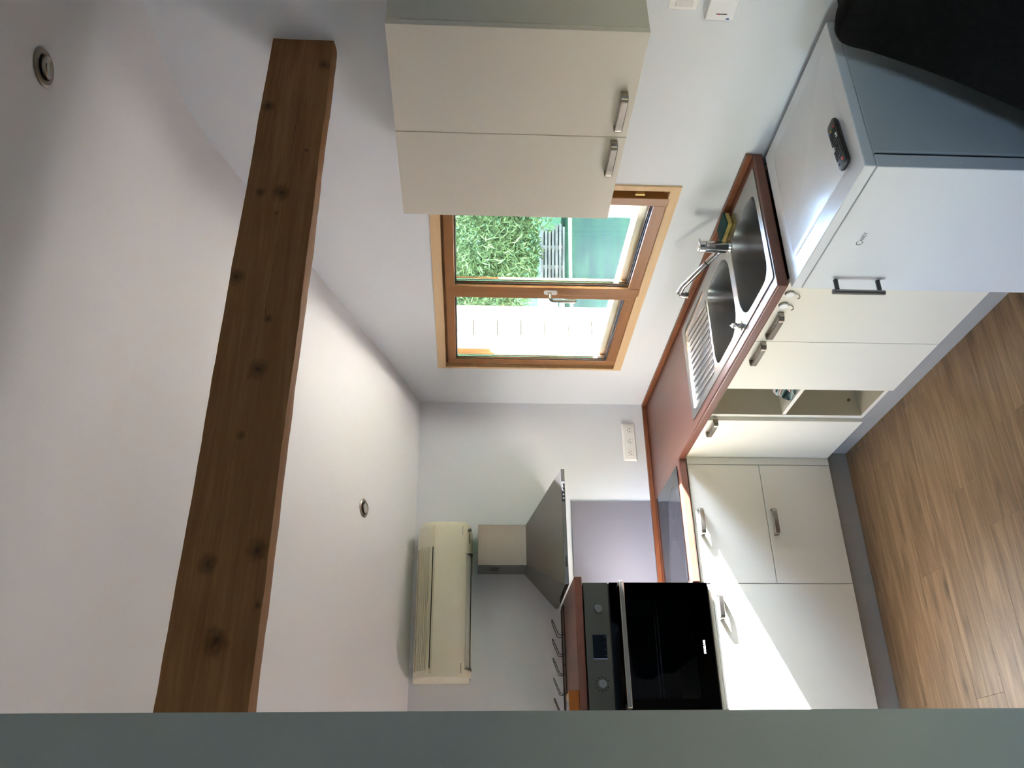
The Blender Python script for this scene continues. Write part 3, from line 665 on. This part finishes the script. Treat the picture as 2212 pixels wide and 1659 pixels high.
# slab on top of the oven cabinet
st = bx('top_slab', XE - .008, -1.1965, -.600, -.001, 1.4105, 1.4460, M['top'], loc=(-1.52, -.3, 1.4105), bevel=.004, segs=3)
tag(st, 'dark cherry wooden slab lying on top of the tall oven cabinet', 'shelf board')
# wooden box on the slab
wb = thing('wooden_box', 'small orange pine box standing on the left end of the dark oven top slab', 'box', (-1.78, -.53, 1.4465))
bx('front_board', -1.90, -1.6965, -.592, -.578, 1.4465, 1.4905, M['board'], wb, .001); bx('body', -1.90, -1.698, -.5775, -.468, 1.4465, 1.4890, M['pale'], wb, .001)
bx('blue_paper', -1.90, -1.735, -.545, -.495, 1.4892, 1.4902, plain('blue_paper', '7f9bb8', .7), wb)
# wire rack with five prongs
wr = thing('wire_rack', 'dark wire rack with five upright loops at the back of the oven top', 'rack', (-1.55, -.1, 1.4462))
bm = newbm(); yA, yB = -.155, -.035
for y in (yA, yB): tube(bm, [(-1.80, y, 1.4495), (-1.225, y, 1.4495)], .0026, 8)
for x in (-1.80, -1.51, -1.225): tube(bm, [(x, yA, 1.4495), (x, yB, 1.4495)], .0026, 8)
obj('base', bm, M['rubber'], wr, smooth=True)
def prong(dx):
    o = Vector((dx, 0, 0)); bm = newbm()
    P = [(-1.359, yA, 1.4505), (-1.359, yA, 1.4755), (-1.356, yA, 1.4800), (-1.286, yA, 1.5090), (-1.283, yA + .01, 1.5110), (-1.276, yB - .01, 1.5010), (-1.279, yB, 1.4985), (-1.346, yB, 1.4730), (-1.349, yB, 1.4680), (-1.349, yB, 1.4505)]
    tube(bm, [Vector(p) + o for p in P], .0019, 8); return obj('loop', bm, M['rubber'], wr, smooth=True)
PRONGS = [prong(-.0935 * i - .014) for i in range(5)]

# ------------------------------------------------------------------ cooker hood
hd = thing('cooker_hood', 'brushed steel pyramid cooker hood on the wall above the hob', 'cooker hood', (-.914, -.1, 1.457))
hx0, hx1, hy = -1.2075, -.6205, -.500
rect = lambda x0, x1, y0, y1, z: [(x0, y0, z), (x1, y0, z), (x1, y1, z), (x0, y1, z)]
bm = newbm(); loft(bm, [rect(hx0, hx1, hy, -.001, 1.4765), rect(-1.0265, -.8085, -.182, -.001, 1.6345)]); bmesh.ops.recalc_face_normals(bm, faces=bm.faces[:]); obj('canopy', bm, M['hood'], hd, bevel=.002)
lp = bx('lip', hx0, hx1, hy, -.001, 1.4575, 1.4765, brushed('lip_steel', '8f8d89', .16, 'X', .08), hd, .001)
ch = bx('chimney', -1.0255, -.8095, -.181, -.001, 1.6350, 1.8865, brushed('chimney_steel', '9d978f', .24, 'Z', .08), hd, .001)
bx('vent_patch', -1.0259, -1.0255, -.135, -.065, 1.775, 1.822, M['grey'], ch)
bm = newbm(); box(bm, hx0 + .03, hx1 - .03, hy + .04, -.04, 1.4562, 1.4574); obj('filter', bm, M['grey'], hd)
for i in range(5):
    x = -.700 - i * .0195; bm = newbm(); cyl(bm, (x, hy - .0003, 1.4668), (x, hy - .0045, 1.4668), .0052, .0046, 16); obj('button', bm, M['chrome'], lp, smooth=True)
bx('button_strip', -.795, -.690, hy - .0004, hy - .0001, 1.4600, 1.4745, M['grey'], lp)
text('logo', 'Jeken', .014, (-1.124, hy, 1.4625), (1, 0, 0), (0, 0, 1), M['text_black'], lp, .054, .0006, .0002)

# ------------------------------------------------------------------ air conditioner
ac = thing('air_conditioner', 'ivory split-unit air conditioner high on the wall above the hood', 'air conditioner', (-1.19, -.1, 1.914))
ax0, ax1 = -1.5815, -.7900
def acprof(k=0.0, top=2.2045):
    return [(-.001, 1.9145 + k), (-.085, 1.9145 + k), (-.135, 1.921 + k), (-.172, 1.942 + k * .7), (-.190 + k, 1.972), (-.195 + k, 2.02), (-.195 + k, 2.09), (-.190 + k, 2.125), (-.176 + k, 2.160), (-.150 + k, 2.185 - k * .3), (-.11, 2.199 - k), (-.06, top - k), (-.001, top - k)]
bm = newbm(); xs = [ax0, ax0 + .004, ax1 - .045, ax1 - .018, ax1 - .005, ax1]; ks = [.004, 0, 0, .005, .014, .026]
loft(bm, [[(x, y, z) for y, z in acprof(kk)] for x, kk in zip(xs, ks)]); bmesh.ops.recalc_face_normals(bm, faces=bm.faces[:]); obj('body', bm, M['ac'], ac, smooth=True)
bx('groove', -1.561, -.820, -.1966, -.1900, 2.108, 2.1215, M['ac_dark'], ac, .001)
bx('air_slot', -1.539, -.935, -.1985, -.1955, 2.1165, 2.1215, M['black'], ac)
for i in range(8):
    z = 2.134 + i * .0085; t = i / 7; y = -.1905 + .060 * t ** 1.8
    bm = newbm(); box(bm, -1.545, -.935, y - .0042, y + .008, z, z + .0036); obj('grille_slat', bm, M['ac_dark'], ac)
bm = newbm(); fl = [(-.1775, 1.947), (-.1805, 1.944), (-.140, 1.9195), (-.090, 1.9115), (-.088, 1.915), (-.137, 1.9235)]
loft(bm, [[(-1.5375, y, z) for y, z in fl], [(-.968, y, z) for y, z in fl]]); bmesh.ops.recalc_face_normals(bm, faces=bm.faces[:]); obj('louvre_flap', bm, plain('flap_plastic', 'cfcdc2', .4), ac)
bm = newbm(); box(bm, -1.5385, -.967, -.1520, -.1480, 1.9195, 1.9235); box(bm, -1.5395, -1.5378, -.181, -.09, 1.914, 1.949); box(bm, -.9676, -.9660, -.181, -.09, 1.914, 1.949); obj('flap_gap', bm, M['black'], ac)
text('logo', 'DAIKIN', .0105, (-1.5612, -.1915, 1.9625), (1, 0, 0), (0, .0, 1), M['text_grey'], ac, .046, .004, .0002)
text('model_print', 'INVERTER', .0085, (-.870, -.1910, 1.9640), (1, 0, 0), (0, 0, 1), M['text_grey'], ac, .047, .0035)
bm = newbm(); cyl(bm, (-.838, -.166, 1.9325), (-.838, -.1745, 1.9285), .009, n=18)
for i, w in ((0, .010), (1, .010), (2, .022)): box(bm, -.856 - i * .014, -.856 - i * .014 - w, -.1735, -.162, 1.9275, 1.9335)
obj('receiver_panel', bm, M['text_grey'], ac)
bx('side_label', ax0 - .0008, ax0 + .003, -.145, -.03, 1.916, 1.923, plain('label_lilac', 'a9adc4', .6), ac)

# ------------------------------------------------------------------ sockets on the back wall
so = thing('triple_socket', 'white plate with three power sockets on the back wall above the worktop', 'socket', (-.246, 0, 1.01))
bm = newbm(); loft(bm, [rect(-.3655, -.1280, .971, 1.0495, 0), rect(-.3655, -.1280, .971, 1.0495, .006), rect(-.356, -.1375, .9785, 1.042, .012)])
for v in bm.verts: v.co = Vector((v.co.x, -.0005 - v.co.z, v.co.y))
bmesh.ops.recalc_face_normals(bm, faces=bm.faces[:]); obj('cover_plate', bm, M['white'], so, bevel=.002)
for cx0 in (-.1745, -.2460, -.3180):
    s_ = bx('socket', cx0 - .0235, cx0 + .0235, -.0150, -.0122, .9905, 1.0310, M['white'], so, .0012)
    bm = newbm()
    for ox, oz in ((-.0095, -.003), (.0095, -.003), (0, .008)): cyl(bm, (cx0 + ox, -.0151, 1.009 + oz), (cx0 + ox, -.0156, 1.009 + oz), .0026, n=12)
    obj('pin_hole', bm, M['rubber'], s_)

# ------------------------------------------------------------------ wall cabinet
UZ0, UZ1 = 1.4624, 2.1779
uc = thing('wall_cabinet', 'cream two-door wall cabinet hanging beside the window', 'cabinet', (-.16, -2.5, UZ0))
bm = newbm(); box(bm, -.3040, -.002, -2.8965, -2.1080, UZ0, UZ1); obj('carcass', bm, plain('cabinet_side_cream', 'dcd9cc', .45), uc, bevel=.001)
for ya, yb, ha, hb_ in ((-2.8968, -2.5043, -2.690, -2.548), (-2.5043, -2.1079, -2.4935, -2.348)):
    d = bx('door', -.3250, -.3048, ya + g, yb - g, UZ0 - .001, UZ1 + .001, M['cream'], uc, .0012)
    bow_handle(d, (-.325, ha, 1.4985), (-.325, hb_, 1.4985), (-1, 0, 0))

# ------------------------------------------------------------------ fridge
fr = thing('fridge', 'small white under-counter fridge with bar handle at the end of the worktop', 'fridge', (-.33, -2.42, 0))
FY0, FY1, FZ = -2.1225, -2.7180, .8530
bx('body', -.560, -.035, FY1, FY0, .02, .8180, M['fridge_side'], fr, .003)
bm = newbm(); box(bm, -.6165, -.030, FY1 - .001, FY0, .8195, FZ); tpo = obj('top', bm, M['fridge'], fr, bevel=.004, segs=3)
bm = newbm(); loft(bm, [rrect(-.545, -.085, FY1 + .055, FY0 - .065, .03, FZ + .0002), rrect(-.540, -.090, FY1 + .06, FY0 - .070, .028, FZ + .0016)]); bmesh.ops.recalc_face_normals(bm, faces=bm.faces[:]); obj('raised_panel', bm, M['fridge'], tpo, smooth=True)
fd = bx('door', -.6170, -.5700, FY1, FY0, .03, .8165, M['fridge'], fr, .003)
bx('door_seal', -.5699, -.5604, FY1 + .006, FY0 - .006, .04, .81, M['rubber'], fr)
for z in (.7283, .5763):
    bm = newbm(); cyl(bm, (-.5955, FY1 + .0008, z), (-.5955, FY1 - .0012, z), .004, n=12); obj('screw_cap', bm, M['white'], fd)
fh = bpy.data.objects.new('handle', None); COL.objects.link(fh); fh.parent = fd; fh.location = Vector((-.66, -2.177, .65)) - wloc(fd)
bm = newbm(); cyl(bm, (-.664, -2.176, .5625), (-.664, -2.176, .7400), .0085, n=20); obj('bar', bm, brushed('handle_bar_steel', '8b898a', .35, 'Z'), fh, smooth=True, bevel=.001)
for z in (.578, .722):
    bm = newbm(); cyl(bm, (-.6168, -2.176, z), (-.664, -2.176, z), .0075, n=16); obj('post', bm, M['grey'], fh, smooth=True)
text('logo', 'C', .030, (-.617, -2.3665, .7150), (0, -1, 0), (0, 0, 1), M['text_grey'], fd, .0200, .0006, .0002)
text('logo', 'ANDY', .0185, (-.617, -2.3860, .7190), (0, -1, 0), (0, 0, 1), M['text_grey'], fd, .0450, .0006, .0002)

# remote control
rc = thing('remote_control', 'black television remote control lying on top of the white fridge', 'remote control', (-.458, -2.638, FZ + .0016))
A0, B0 = Vector((-.3665, -2.6315, FZ)), Vector((-.5510, -2.6440, FZ)); ax = (B0 - A0).normalized(); ay = Vector((-ax.y, ax.x, 0)); RL = (B0 - A0).length; hw = .0255
RP = lambda s, t, z: A0 + ax * s + ay * t + Vector((0, 0, z))
def rc_ring(inset, z): return [RP(p.x, p.y, z) for p in rrect(inset, RL - inset, -hw + inset * .8, hw - inset * .8, .012, 0, 5)]
bm = newbm(); loft(bm, [rc_ring(.006, .0022), rc_ring(.001, .008), rc_ring(0, .014), rc_ring(.002, .0185), rc_ring(.006, .0200)]); bmesh.ops.recalc_face_normals(bm, faces=bm.faces[:]); obj('case', bm, plain('remote_black', '161718', .45), rc, smooth=True)
def key(s, t, l, w, mt):
    bm = newbm(); pr = rrect(s - l / 2, s + l / 2, t - w / 2, t + w / 2, min(l, w) * .35, 0, 3)
    loft(bm, [[RP(p.x, p.y, .0200) for p in pr], [RP(p.x, p.y, .0222) for p in pr]]); bmesh.ops.recalc_face_normals(bm, faces=bm.faces[:]); obj('key', bm, M[mt], rc)
for r_ in range(12):
    for c_ in range(4):
        s_ = .036 + r_ * .0098; t_ = -.0165 + c_ * .011; mt = 'key'
        if r_ == 0: mt = ('red', 'green', 'yellow', 'blue')[3 - c_]
        if r_ in (3, 4) and c_ == 3 or r_ in (6, 7) and c_ == 0: mt = 'whitekey'
        key(s_, t_, .0060, .0082 if mt != 'whitekey' else .009, mt)
key(.164, .0125, .008, .010, 'red'); key(.164, -.0135, .006, .008, 'key')

# ------------------------------------------------------------------ small hooks on the sink door
def hook(y, z, lab):
    h = thing('adhesive_hook', lab, 'hook', (-DF, y, z), 'round adhesive hooks')
    bm = newbm(); cyl(bm, (-DF - .0006, y, z), (-DF - .006, y, z), .0165, n=24); cyl(bm, (-DF - .0005, y, z), (-DF - .003, y, z), .0172, n=24); obj('base_plate', bm, M['nickel'], h, smooth=True)
    bm = newbm(); cyl(bm, (-DF - .0062, y, z), (-DF - .0105, y, z), .0160, .0150, 24); obj('disc', bm, M['white'], h, smooth=True)
    bm = newbm(); tube(bm, [(-DF - .004, y, z - .013), (-DF - .004, y, z - .027), (-DF - .008, y, z - .033), (-DF - .015, y, z - .0345), (-DF - .021, y, z - .031), (-DF - .024, y, z - .025)], .0022, 10); obj('prong', bm, M['nickel'], h, smooth=True)
hook(-2.0478, .8275, 'white round metal hook on the sink cabinet door, the one next to the fridge')
hook(-1.9755, .8255, 'white round metal hook on the sink cabinet door, the one nearer the door handle')

# cloth in the open shelf
bm = newbm(); bmesh.ops.create_icosphere(bm, subdivisions=5, radius=1.0)
for v in bm.verts:
    n_ = v.co.normalized(); f = 1 + .16 * math.sin(9 * n_.y + 4 * n_.z) * (1 - abs(n_.z)) + .22 * noise.noise(n_ * 2.3) + .08 * noise.noise(n_ * 7)
    v.co = Vector((n_.x * .095 * f, n_.y * .060 * f, max(n_.z * .066 * f, -.026)))
    v.co += Vector((-.455, -1.206, .5365))
zmin = min(v.co.z for v in bm.verts)
for v in bm.verts: v.co.z += .5106 - zmin
cl = obj('dish_cloth', bm, M['cloth'], loc=(-.455, -1.206, .5106), smooth=True)
tag(cl, 'crumpled striped cloth on the upper shelf of the open unit', 'cloth')

# ------------------------------------------------------------------ wall switch and control box
sw = thing('light_switch', 'white light switch plate on the right wall under the wall cabinet', 'switch', (-.005, -2.76, 1.30))
bm = newbm(); box(bm, -.009, -.0005, -2.805, -2.7255, 1.2560, 1.3475); obj('cover_plate', bm, M['white'], sw, bevel=.003)
bx('rocker', -.014, -.0092, -2.792, -2.739, 1.275, 1.328, plain('rocker_white', 'dcdcdc', .35), sw, .002)
cb = thing('control_box', 'small white wall control box with blue mark below the light switch', 'control box', (-.03, -2.76, 1.19))
bx('case', -.055, -.0005, -2.83, -2.7275, 1.150, 1.2385, plain('case_white', 'eceef2', .4), cb, .003)
bm = newbm(); box(bm, -.0558, -.0552, -2.753, -2.750, 1.176, 1.209); obj('line', bm, M['text_black'], cb); bm = newbm(); box(bm, -.0562, -.0553, -2.7535, -2.7495, 1.197, 1.204); obj('red_mark', bm, M['red'], cb)
bm = newbm(); box(bm, -.0558, -.0552, -2.7375, -2.7325, 1.165, 1.175); obj('blue_mark', bm, M['blue'], cb)

# ------------------------------------------------------------------ recessed spotlights
def spot(c, nrm, tilt, lab):
    c = Vector(c); n_ = Vector(nrm).normalized(); u, w = frame_of(n_)
    t = thing('downlight', lab, 'spotlight', c, 'recessed ceiling spotlights')
    ringp = lambda r, h: [c + n_ * h + (u * math.cos(2 * math.pi * i / 32) + w * math.sin(2 * math.pi * i / 32)) * r for i in range(32)]
    bm = newbm(); loft(bm, [ringp(.0445, .0004), ringp(.0445, .004), ringp(.041, .0065), ringp(.031, .0065), ringp(.029, .0020)], False, False); obj('trim_ring', bm, brushed('spot_nickel', '9a948a', .3, 'X'), t, smooth=True)
    bm = newbm(); loft(bm, [ringp(.0300, .0012), ringp(.0297, .0014)], True, True); obj('recess', bm, M['black'], t)
    tn = (n_ + Vector(tilt)).normalized(); u2, w2_ = frame_of(tn); rp2 = lambda r, h: [c + tn * h + (u2 * math.cos(2 * math.pi * i / 28) + w2_ * math.sin(2 * math.pi * i / 28)) * r for i in range(28)]
    bm = newbm(); loft(bm, [rp2(.0255, .004), rp2(.0265, .012), rp2(.0245, .015), rp2(.020, .013)], False, False); obj('lamp_rim', bm, M['nickel'], t, smooth=True)
    bm = newbm(); loft(bm, [rp2(.0205, .0125), rp2(.010, .0115), rp2(.004, .013)], True, True); bmesh.ops.recalc_face_normals(bm, faces=bm.faces[:]); obj('bulb', bm, plain('spot_lens', 'b5b9b6', .15, .3), t, smooth=True)
spot((-.8869, -.6428, 2.4331), (0, -.304, -.953), (0, 0, 0), 'round nickel spotlight in the sloping ceiling above the oven')
spot((-.6436, -3.0, 2.9454), (0, 0, -1), (.10, .22, 0), 'round nickel spotlight in the level ceiling in front of the beam')

# ------------------------------------------------------------------ black sofa beside the fridge
sf = thing('sofa', 'black fleece-covered sofa standing beside the fridge against the wall', 'sofa', (-.45, -3.7, 0))
def soft(name, prof, y0, y1, r=.05, seed=0, n=26):
    bm = newbm(); rings = []; c = Vector((sum(p[0] for p in prof) / len(prof), 0, sum(p[1] for p in prof) / len(prof)))
    ys = [y0, y0 - r * .12, y0 - r * .4, y0 - r] + [y0 - r + (y1 - y0 + 2 * r) * i / n for i in range(1, n)] + [y1 + r, y1 + r * .4, y1 + r * .12, y1]
    for y in ys:
        d = min(abs(y - y0), abs(y - y1)); f = 1.0 if d >= r else 1 - (r / .28) * (1 - math.sqrt(max(0, 1 - (1 - d / r) ** 2))) * .9
        rings.append([(c.x + (px - c.x) * f + .004 * noise.noise(Vector((px * 9 + seed, y * 9, pz * 9))), y, c.z + (pz - c.z) * f + .004 * noise.noise(Vector((px * 9, y * 9 + seed, pz * 9 + 5)))) for px, pz in prof])
    loft(bm, rings); bmesh.ops.recalc_face_normals(bm, faces=bm.faces[:]); return obj(name, bm, M['fabric'], sf, smooth=True)
def dense(poly, m=5, it=2):
    p = [Vector((a, b)) for a, b in poly]
    for _ in range(it):
        q = []
        for i in range(len(p)): a, b = p[i], p[(i + 1) % len(p)]; q += [a * .8 + b * .2, a * .2 + b * .8]
        p = q
    return [(v.x, v.y) for v in p]
soft('backrest', dense([(-.08, .16), (-.08, .86), (-.13, .935), (-.235, .945), (-.31, .970), (-.348, .968), (-.358, .935), (-.368, .905), (-.388, .868), (-.410, .815), (-.436, .7615), (-.494, .6546), (-.568, .535), (-.64, .42), (-.74, .30), (-.74, .16)], it=1), -2.90, -4.7, .05, 1)
soft('seat_cushion', dense([(-.62, .20), (-.55, .42), (-.80, .45), (-1.02, .43), (-1.06, .36), (-1.06, .22)]), -2.95, -4.65, .05, 7)
bx('base', -1.0, -.12, -4.66, -2.94, .05, .19, M['fabric'], sf, .02)
for x in (-.95, -.17):
    for y in (-2.99, -4.61): bm = newbm(); cyl(bm, (x, y, 0.0005), (x, y, .051), .02, .025, 16); obj('leg', bm, M['black'], sf)

# ------------------------------------------------------------------ outside
GZ = -.35
bm = newbm(); bmesh.ops.create_grid(bm, x_segments=60, y_segments=60, size=45)
for v in bm.verts:
    v.co += Vector((10, 2, GZ)); v.co.z += .05 * noise.noise(v.co * .5) if v.co.x > 2 else 0
gr = struct('ground', bm, M['grass'])
bm = newbm(); box(bm, .2005, .66, -3.2, .12, 2.085, 2.14); struct('roof_overhang', bm, M['ledge'])
# timber side wall of the house: board by board
bwl = bpy.data.objects.new('wall_outside', None); COL.objects.link(bwl); bwl.location = (.45, .16, GZ); bwl['kind'] = 'structure'
yb_ = .15; seams = [1.466 - .1525 * 3 + .1525 * i for i in range(-8, 14)]
for z in seams:
    bm = newbm(); n_ = 10; rings = []
    za, zb = z + .0018, z + .1507
    pr = [(yb_ + .001, za), (yb_ - .004, za + .004)] + [(yb_ - .004 - .0035 * math.sin(math.pi * i / n_), za + .004 + (zb - za - .008) * i / n_) for i in range(1, n_)] + [(yb_ - .004, zb - .004), (yb_ + .001, zb), (yb_ + .022, zb), (yb_ + .022, za)]
    loft(bm, [[(.205, y, zz) for y, zz in pr], [(.685, y, zz) for y, zz in pr]]); bmesh.ops.recalc_face_normals(bm, faces=bm.faces[:])
    obj('board', bm, M['larch'], bwl, loc=(.45, yb_, z))
bx('corner_post', .688, .757, yb_ - .038, yb_ + .05, GZ, 2.75, M['pale'], bwl, .003)
bx('backing', .205, .686, yb_ + .024, yb_ + .10, GZ, 2.75, M['rubber'], bwl)

def leaves(bm, n, centre, rad, llen, lwid, droop=.6, seed=1, shell=.0):
    rnd = random.Random(seed); c = Vector(centre)
    for _ in range(n):
        while True:
            p = Vector((rnd.uniform(-1, 1), rnd.uniform(-1, 1), rnd.uniform(-1, 1)))
            if shell < p.length < 1 + .2 * noise.noise(p * 3 + c): break
        p = c + Vector((p.x * rad[0], p.y * rad[1], p.z * rad[2]))
        d = Vector((rnd.gauss(0, 1), rnd.gauss(0, 1), rnd.gauss(-droop, .5))).normalized(); s_ = d.cross(Vector((rnd.gauss(0, 1), rnd.gauss(0, 1), rnd.gauss(0, 1)))).normalized()
        L, W = llen * rnd.uniform(.6, 1.3), lwid * rnd.uniform(.7, 1.3)
        bm.faces.new([bm.verts.new(q) for q in (p, p + d * L * .45 + s_ * W, p + d * L, p + d * L * .45 - s_ * W)])
def tree(name, lab, base, clumps, n, trunk, mat, seed, group=None):
    t = thing(name, lab, 'tree', base, group)
    bm = newbm()
    for i, (c, rad, share) in enumerate(clumps): leaves(bm, int(n * share), c, rad, .125, .0085, .7, seed + i)
    obj('foliage', bm, M[mat], t, kind='stuff')
    bm = newbm()
    for pts, rs in trunk: tube(bm, pts, rs, 10)
    obj('trunk', bm, M['bark'], t, smooth=True); return t
tree('willow_tree', 'leafy light green tree drooping in front of the window', (4.0, 6.4, GZ),
     [((5.9, 4.9, 1.15), (.7, .6, .45), .06), ((4.7, 4.9, 1.45), (.75, .75, .42), .16), ((4.9, 4.6, 2.2), (1.0, 1.0, .85), .34), ((4.2, 5.4, 2.15), (.8, .9, .75), .24), ((5.9, 4.2, 2.3), (1.2, 1.0, 1.0), .24), ((4.0, 6.5, 2.1), (.9, .9, .9), .18)], 30000,
     [([(4.0, 6.4, GZ), (4.0, 6.38, .5), (4.0, 6.3, 1.2), (4.1, 6.1, 2.2)], [.14, .12, .10, .06]), ([(4.0, 6.3, 1.2), (4.6, 5.4, 1.45), (5.2, 4.7, 1.9)], [.07, .05, .03])], 'leaf', 3)
tree('dark_shrub', 'dark green shrub under the drooping tree at the back of the lawn', (8.4, 15.0, GZ),
     [((8.4, 15.0, .9), (2.2, 1.2, 1.3), 1.0)], 9000,
     [([(8.4, 15.0, GZ), (8.4, 15.0, 1.2)], [.1, .06])], 'leaf2', 21)
# garden chair
gc = thing('garden_chair', 'pale turquoise plastic garden chair on the far lawn', 'chair', (7.30, 9.83, GZ))
gu = Vector((.85, -.53, 0)); gw = Vector((.53, .85, 0)); g0 = Vector((7.30, 9.83, GZ)); teal = plain('turquoise_plastic', '5f8a86', .5)
def chair_box(name, a0, a1, b0, b1, z0, z1, bev=.01):
    bm = newbm(); q = [g0 + gu * a + gw * b for a, b in ((a0, b0), (a1, b0), (a1, b1), (a0, b1))]
    loft(bm, [[p + Vector((0, 0, z0)) for p in q], [p + Vector((0, 0, z1)) for p in q]]); bmesh.ops.recalc_face_normals(bm, faces=bm.faces[:]); obj(name, bm, teal, gc, bevel=bev)
chair_box('seat', -.23, .23, -.24, .22, .42, .45); chair_box('backrest', -.23, .23, .20, .24, .50, .93, .02)
for a in (-.21, .17):
    for b in (-.23, .19): chair_box('leg', a, a + .04, b, b + .04, .005, .50 if b > 0 else .42, .004)
# stack of pale timber
ts = thing('timber_stack', 'stack of pale weathered boards lying on the far lawn', 'timber stack', (10.1, 12.9, GZ))
u = Vector((.93, -.37, 0)).normalized(); w_ = Vector((.37, .93, 0)).normalized(); c0 = Vector((10.05, 12.75, GZ))
for i in range(7):
    z = .005 + i * .088; sh = random.uniform(-.12, .12); dw = random.uniform(-.03, .03); bm = newbm()
    cc = c0 + u * sh + w_ * dw; q = [cc + u * a * 1.15 + w_ * b * .3 for a, b in ((-1, -1), (1, -1), (1, 1), (-1, 1))]
    loft(bm, [[p + Vector((0, 0, z)) for p in q], [p + Vector((0, 0, z + .058)) for p in q]]); bmesh.ops.recalc_face_normals(bm, faces=bm.faces[:])
    obj('plank', bm, M['timber'], ts, loc=cc + Vector((0, 0, z)))
    if i < 6:
        bm = newbm()
        for a in (-.55, .1, .6):
            p = c0 + u * a; qq = [p + u * e_ * .04 + w_ * f_ * .27 for e_, f_ in ((-1, -1), (1, -1), (1, 1), (-1, 1))]; loft(bm, [[x_ + Vector((0, 0, z + .058)) for x_ in qq], [x_ + Vector((0, 0, z + .088)) for x_ in qq]])
        bmesh.ops.recalc_face_normals(bm, faces=bm.faces[:]); obj('spacer', bm, M['timber'], ts)
# added hedges, mostly unseen, there to shade the lawn and block sky light
def shade_hedge(y0, y1, h, lab, x0=11.6, w=1.6):
    bm = newbm(); box(bm, x0, x0 + w, y0, y1, GZ - .1, h); bmesh.ops.subdivide_edges(bm, edges=bm.edges[:], cuts=18, use_grid_fill=True)
    for v in bm.verts: v.co += Vector((noise.noise(v.co * 1.3), noise.noise(v.co * 1.3 + Vector((9, 0, 0))), noise.noise(v.co * 1.3 + Vector((0, 9, 0))))) * .25
    tag(obj('shade_hedge', bm, M['shade_hedge'], loc=(x0 + .8, (y0 + y1) / 2, GZ), smooth=True), lab, 'shade_hedge', 'added shade hedges')
shade_hedge(-12, -1.2, 4.8, 'low dark green clipped hedge added out of view to shade the garden')
shade_hedge(-.9, 10.2, 6.0, 'tall dark green clipped hedge added out of view to keep the tree and lawn in shade')
shade_hedge(11.2, 17.5, 3.4, 'dark green hedge added behind the timber stack to shade the far lawn')
shade_hedge(-8.0, -6.6, 5.0, 'dark green hedge added out of view to cut sky light through the window', 1.2, 8.0)
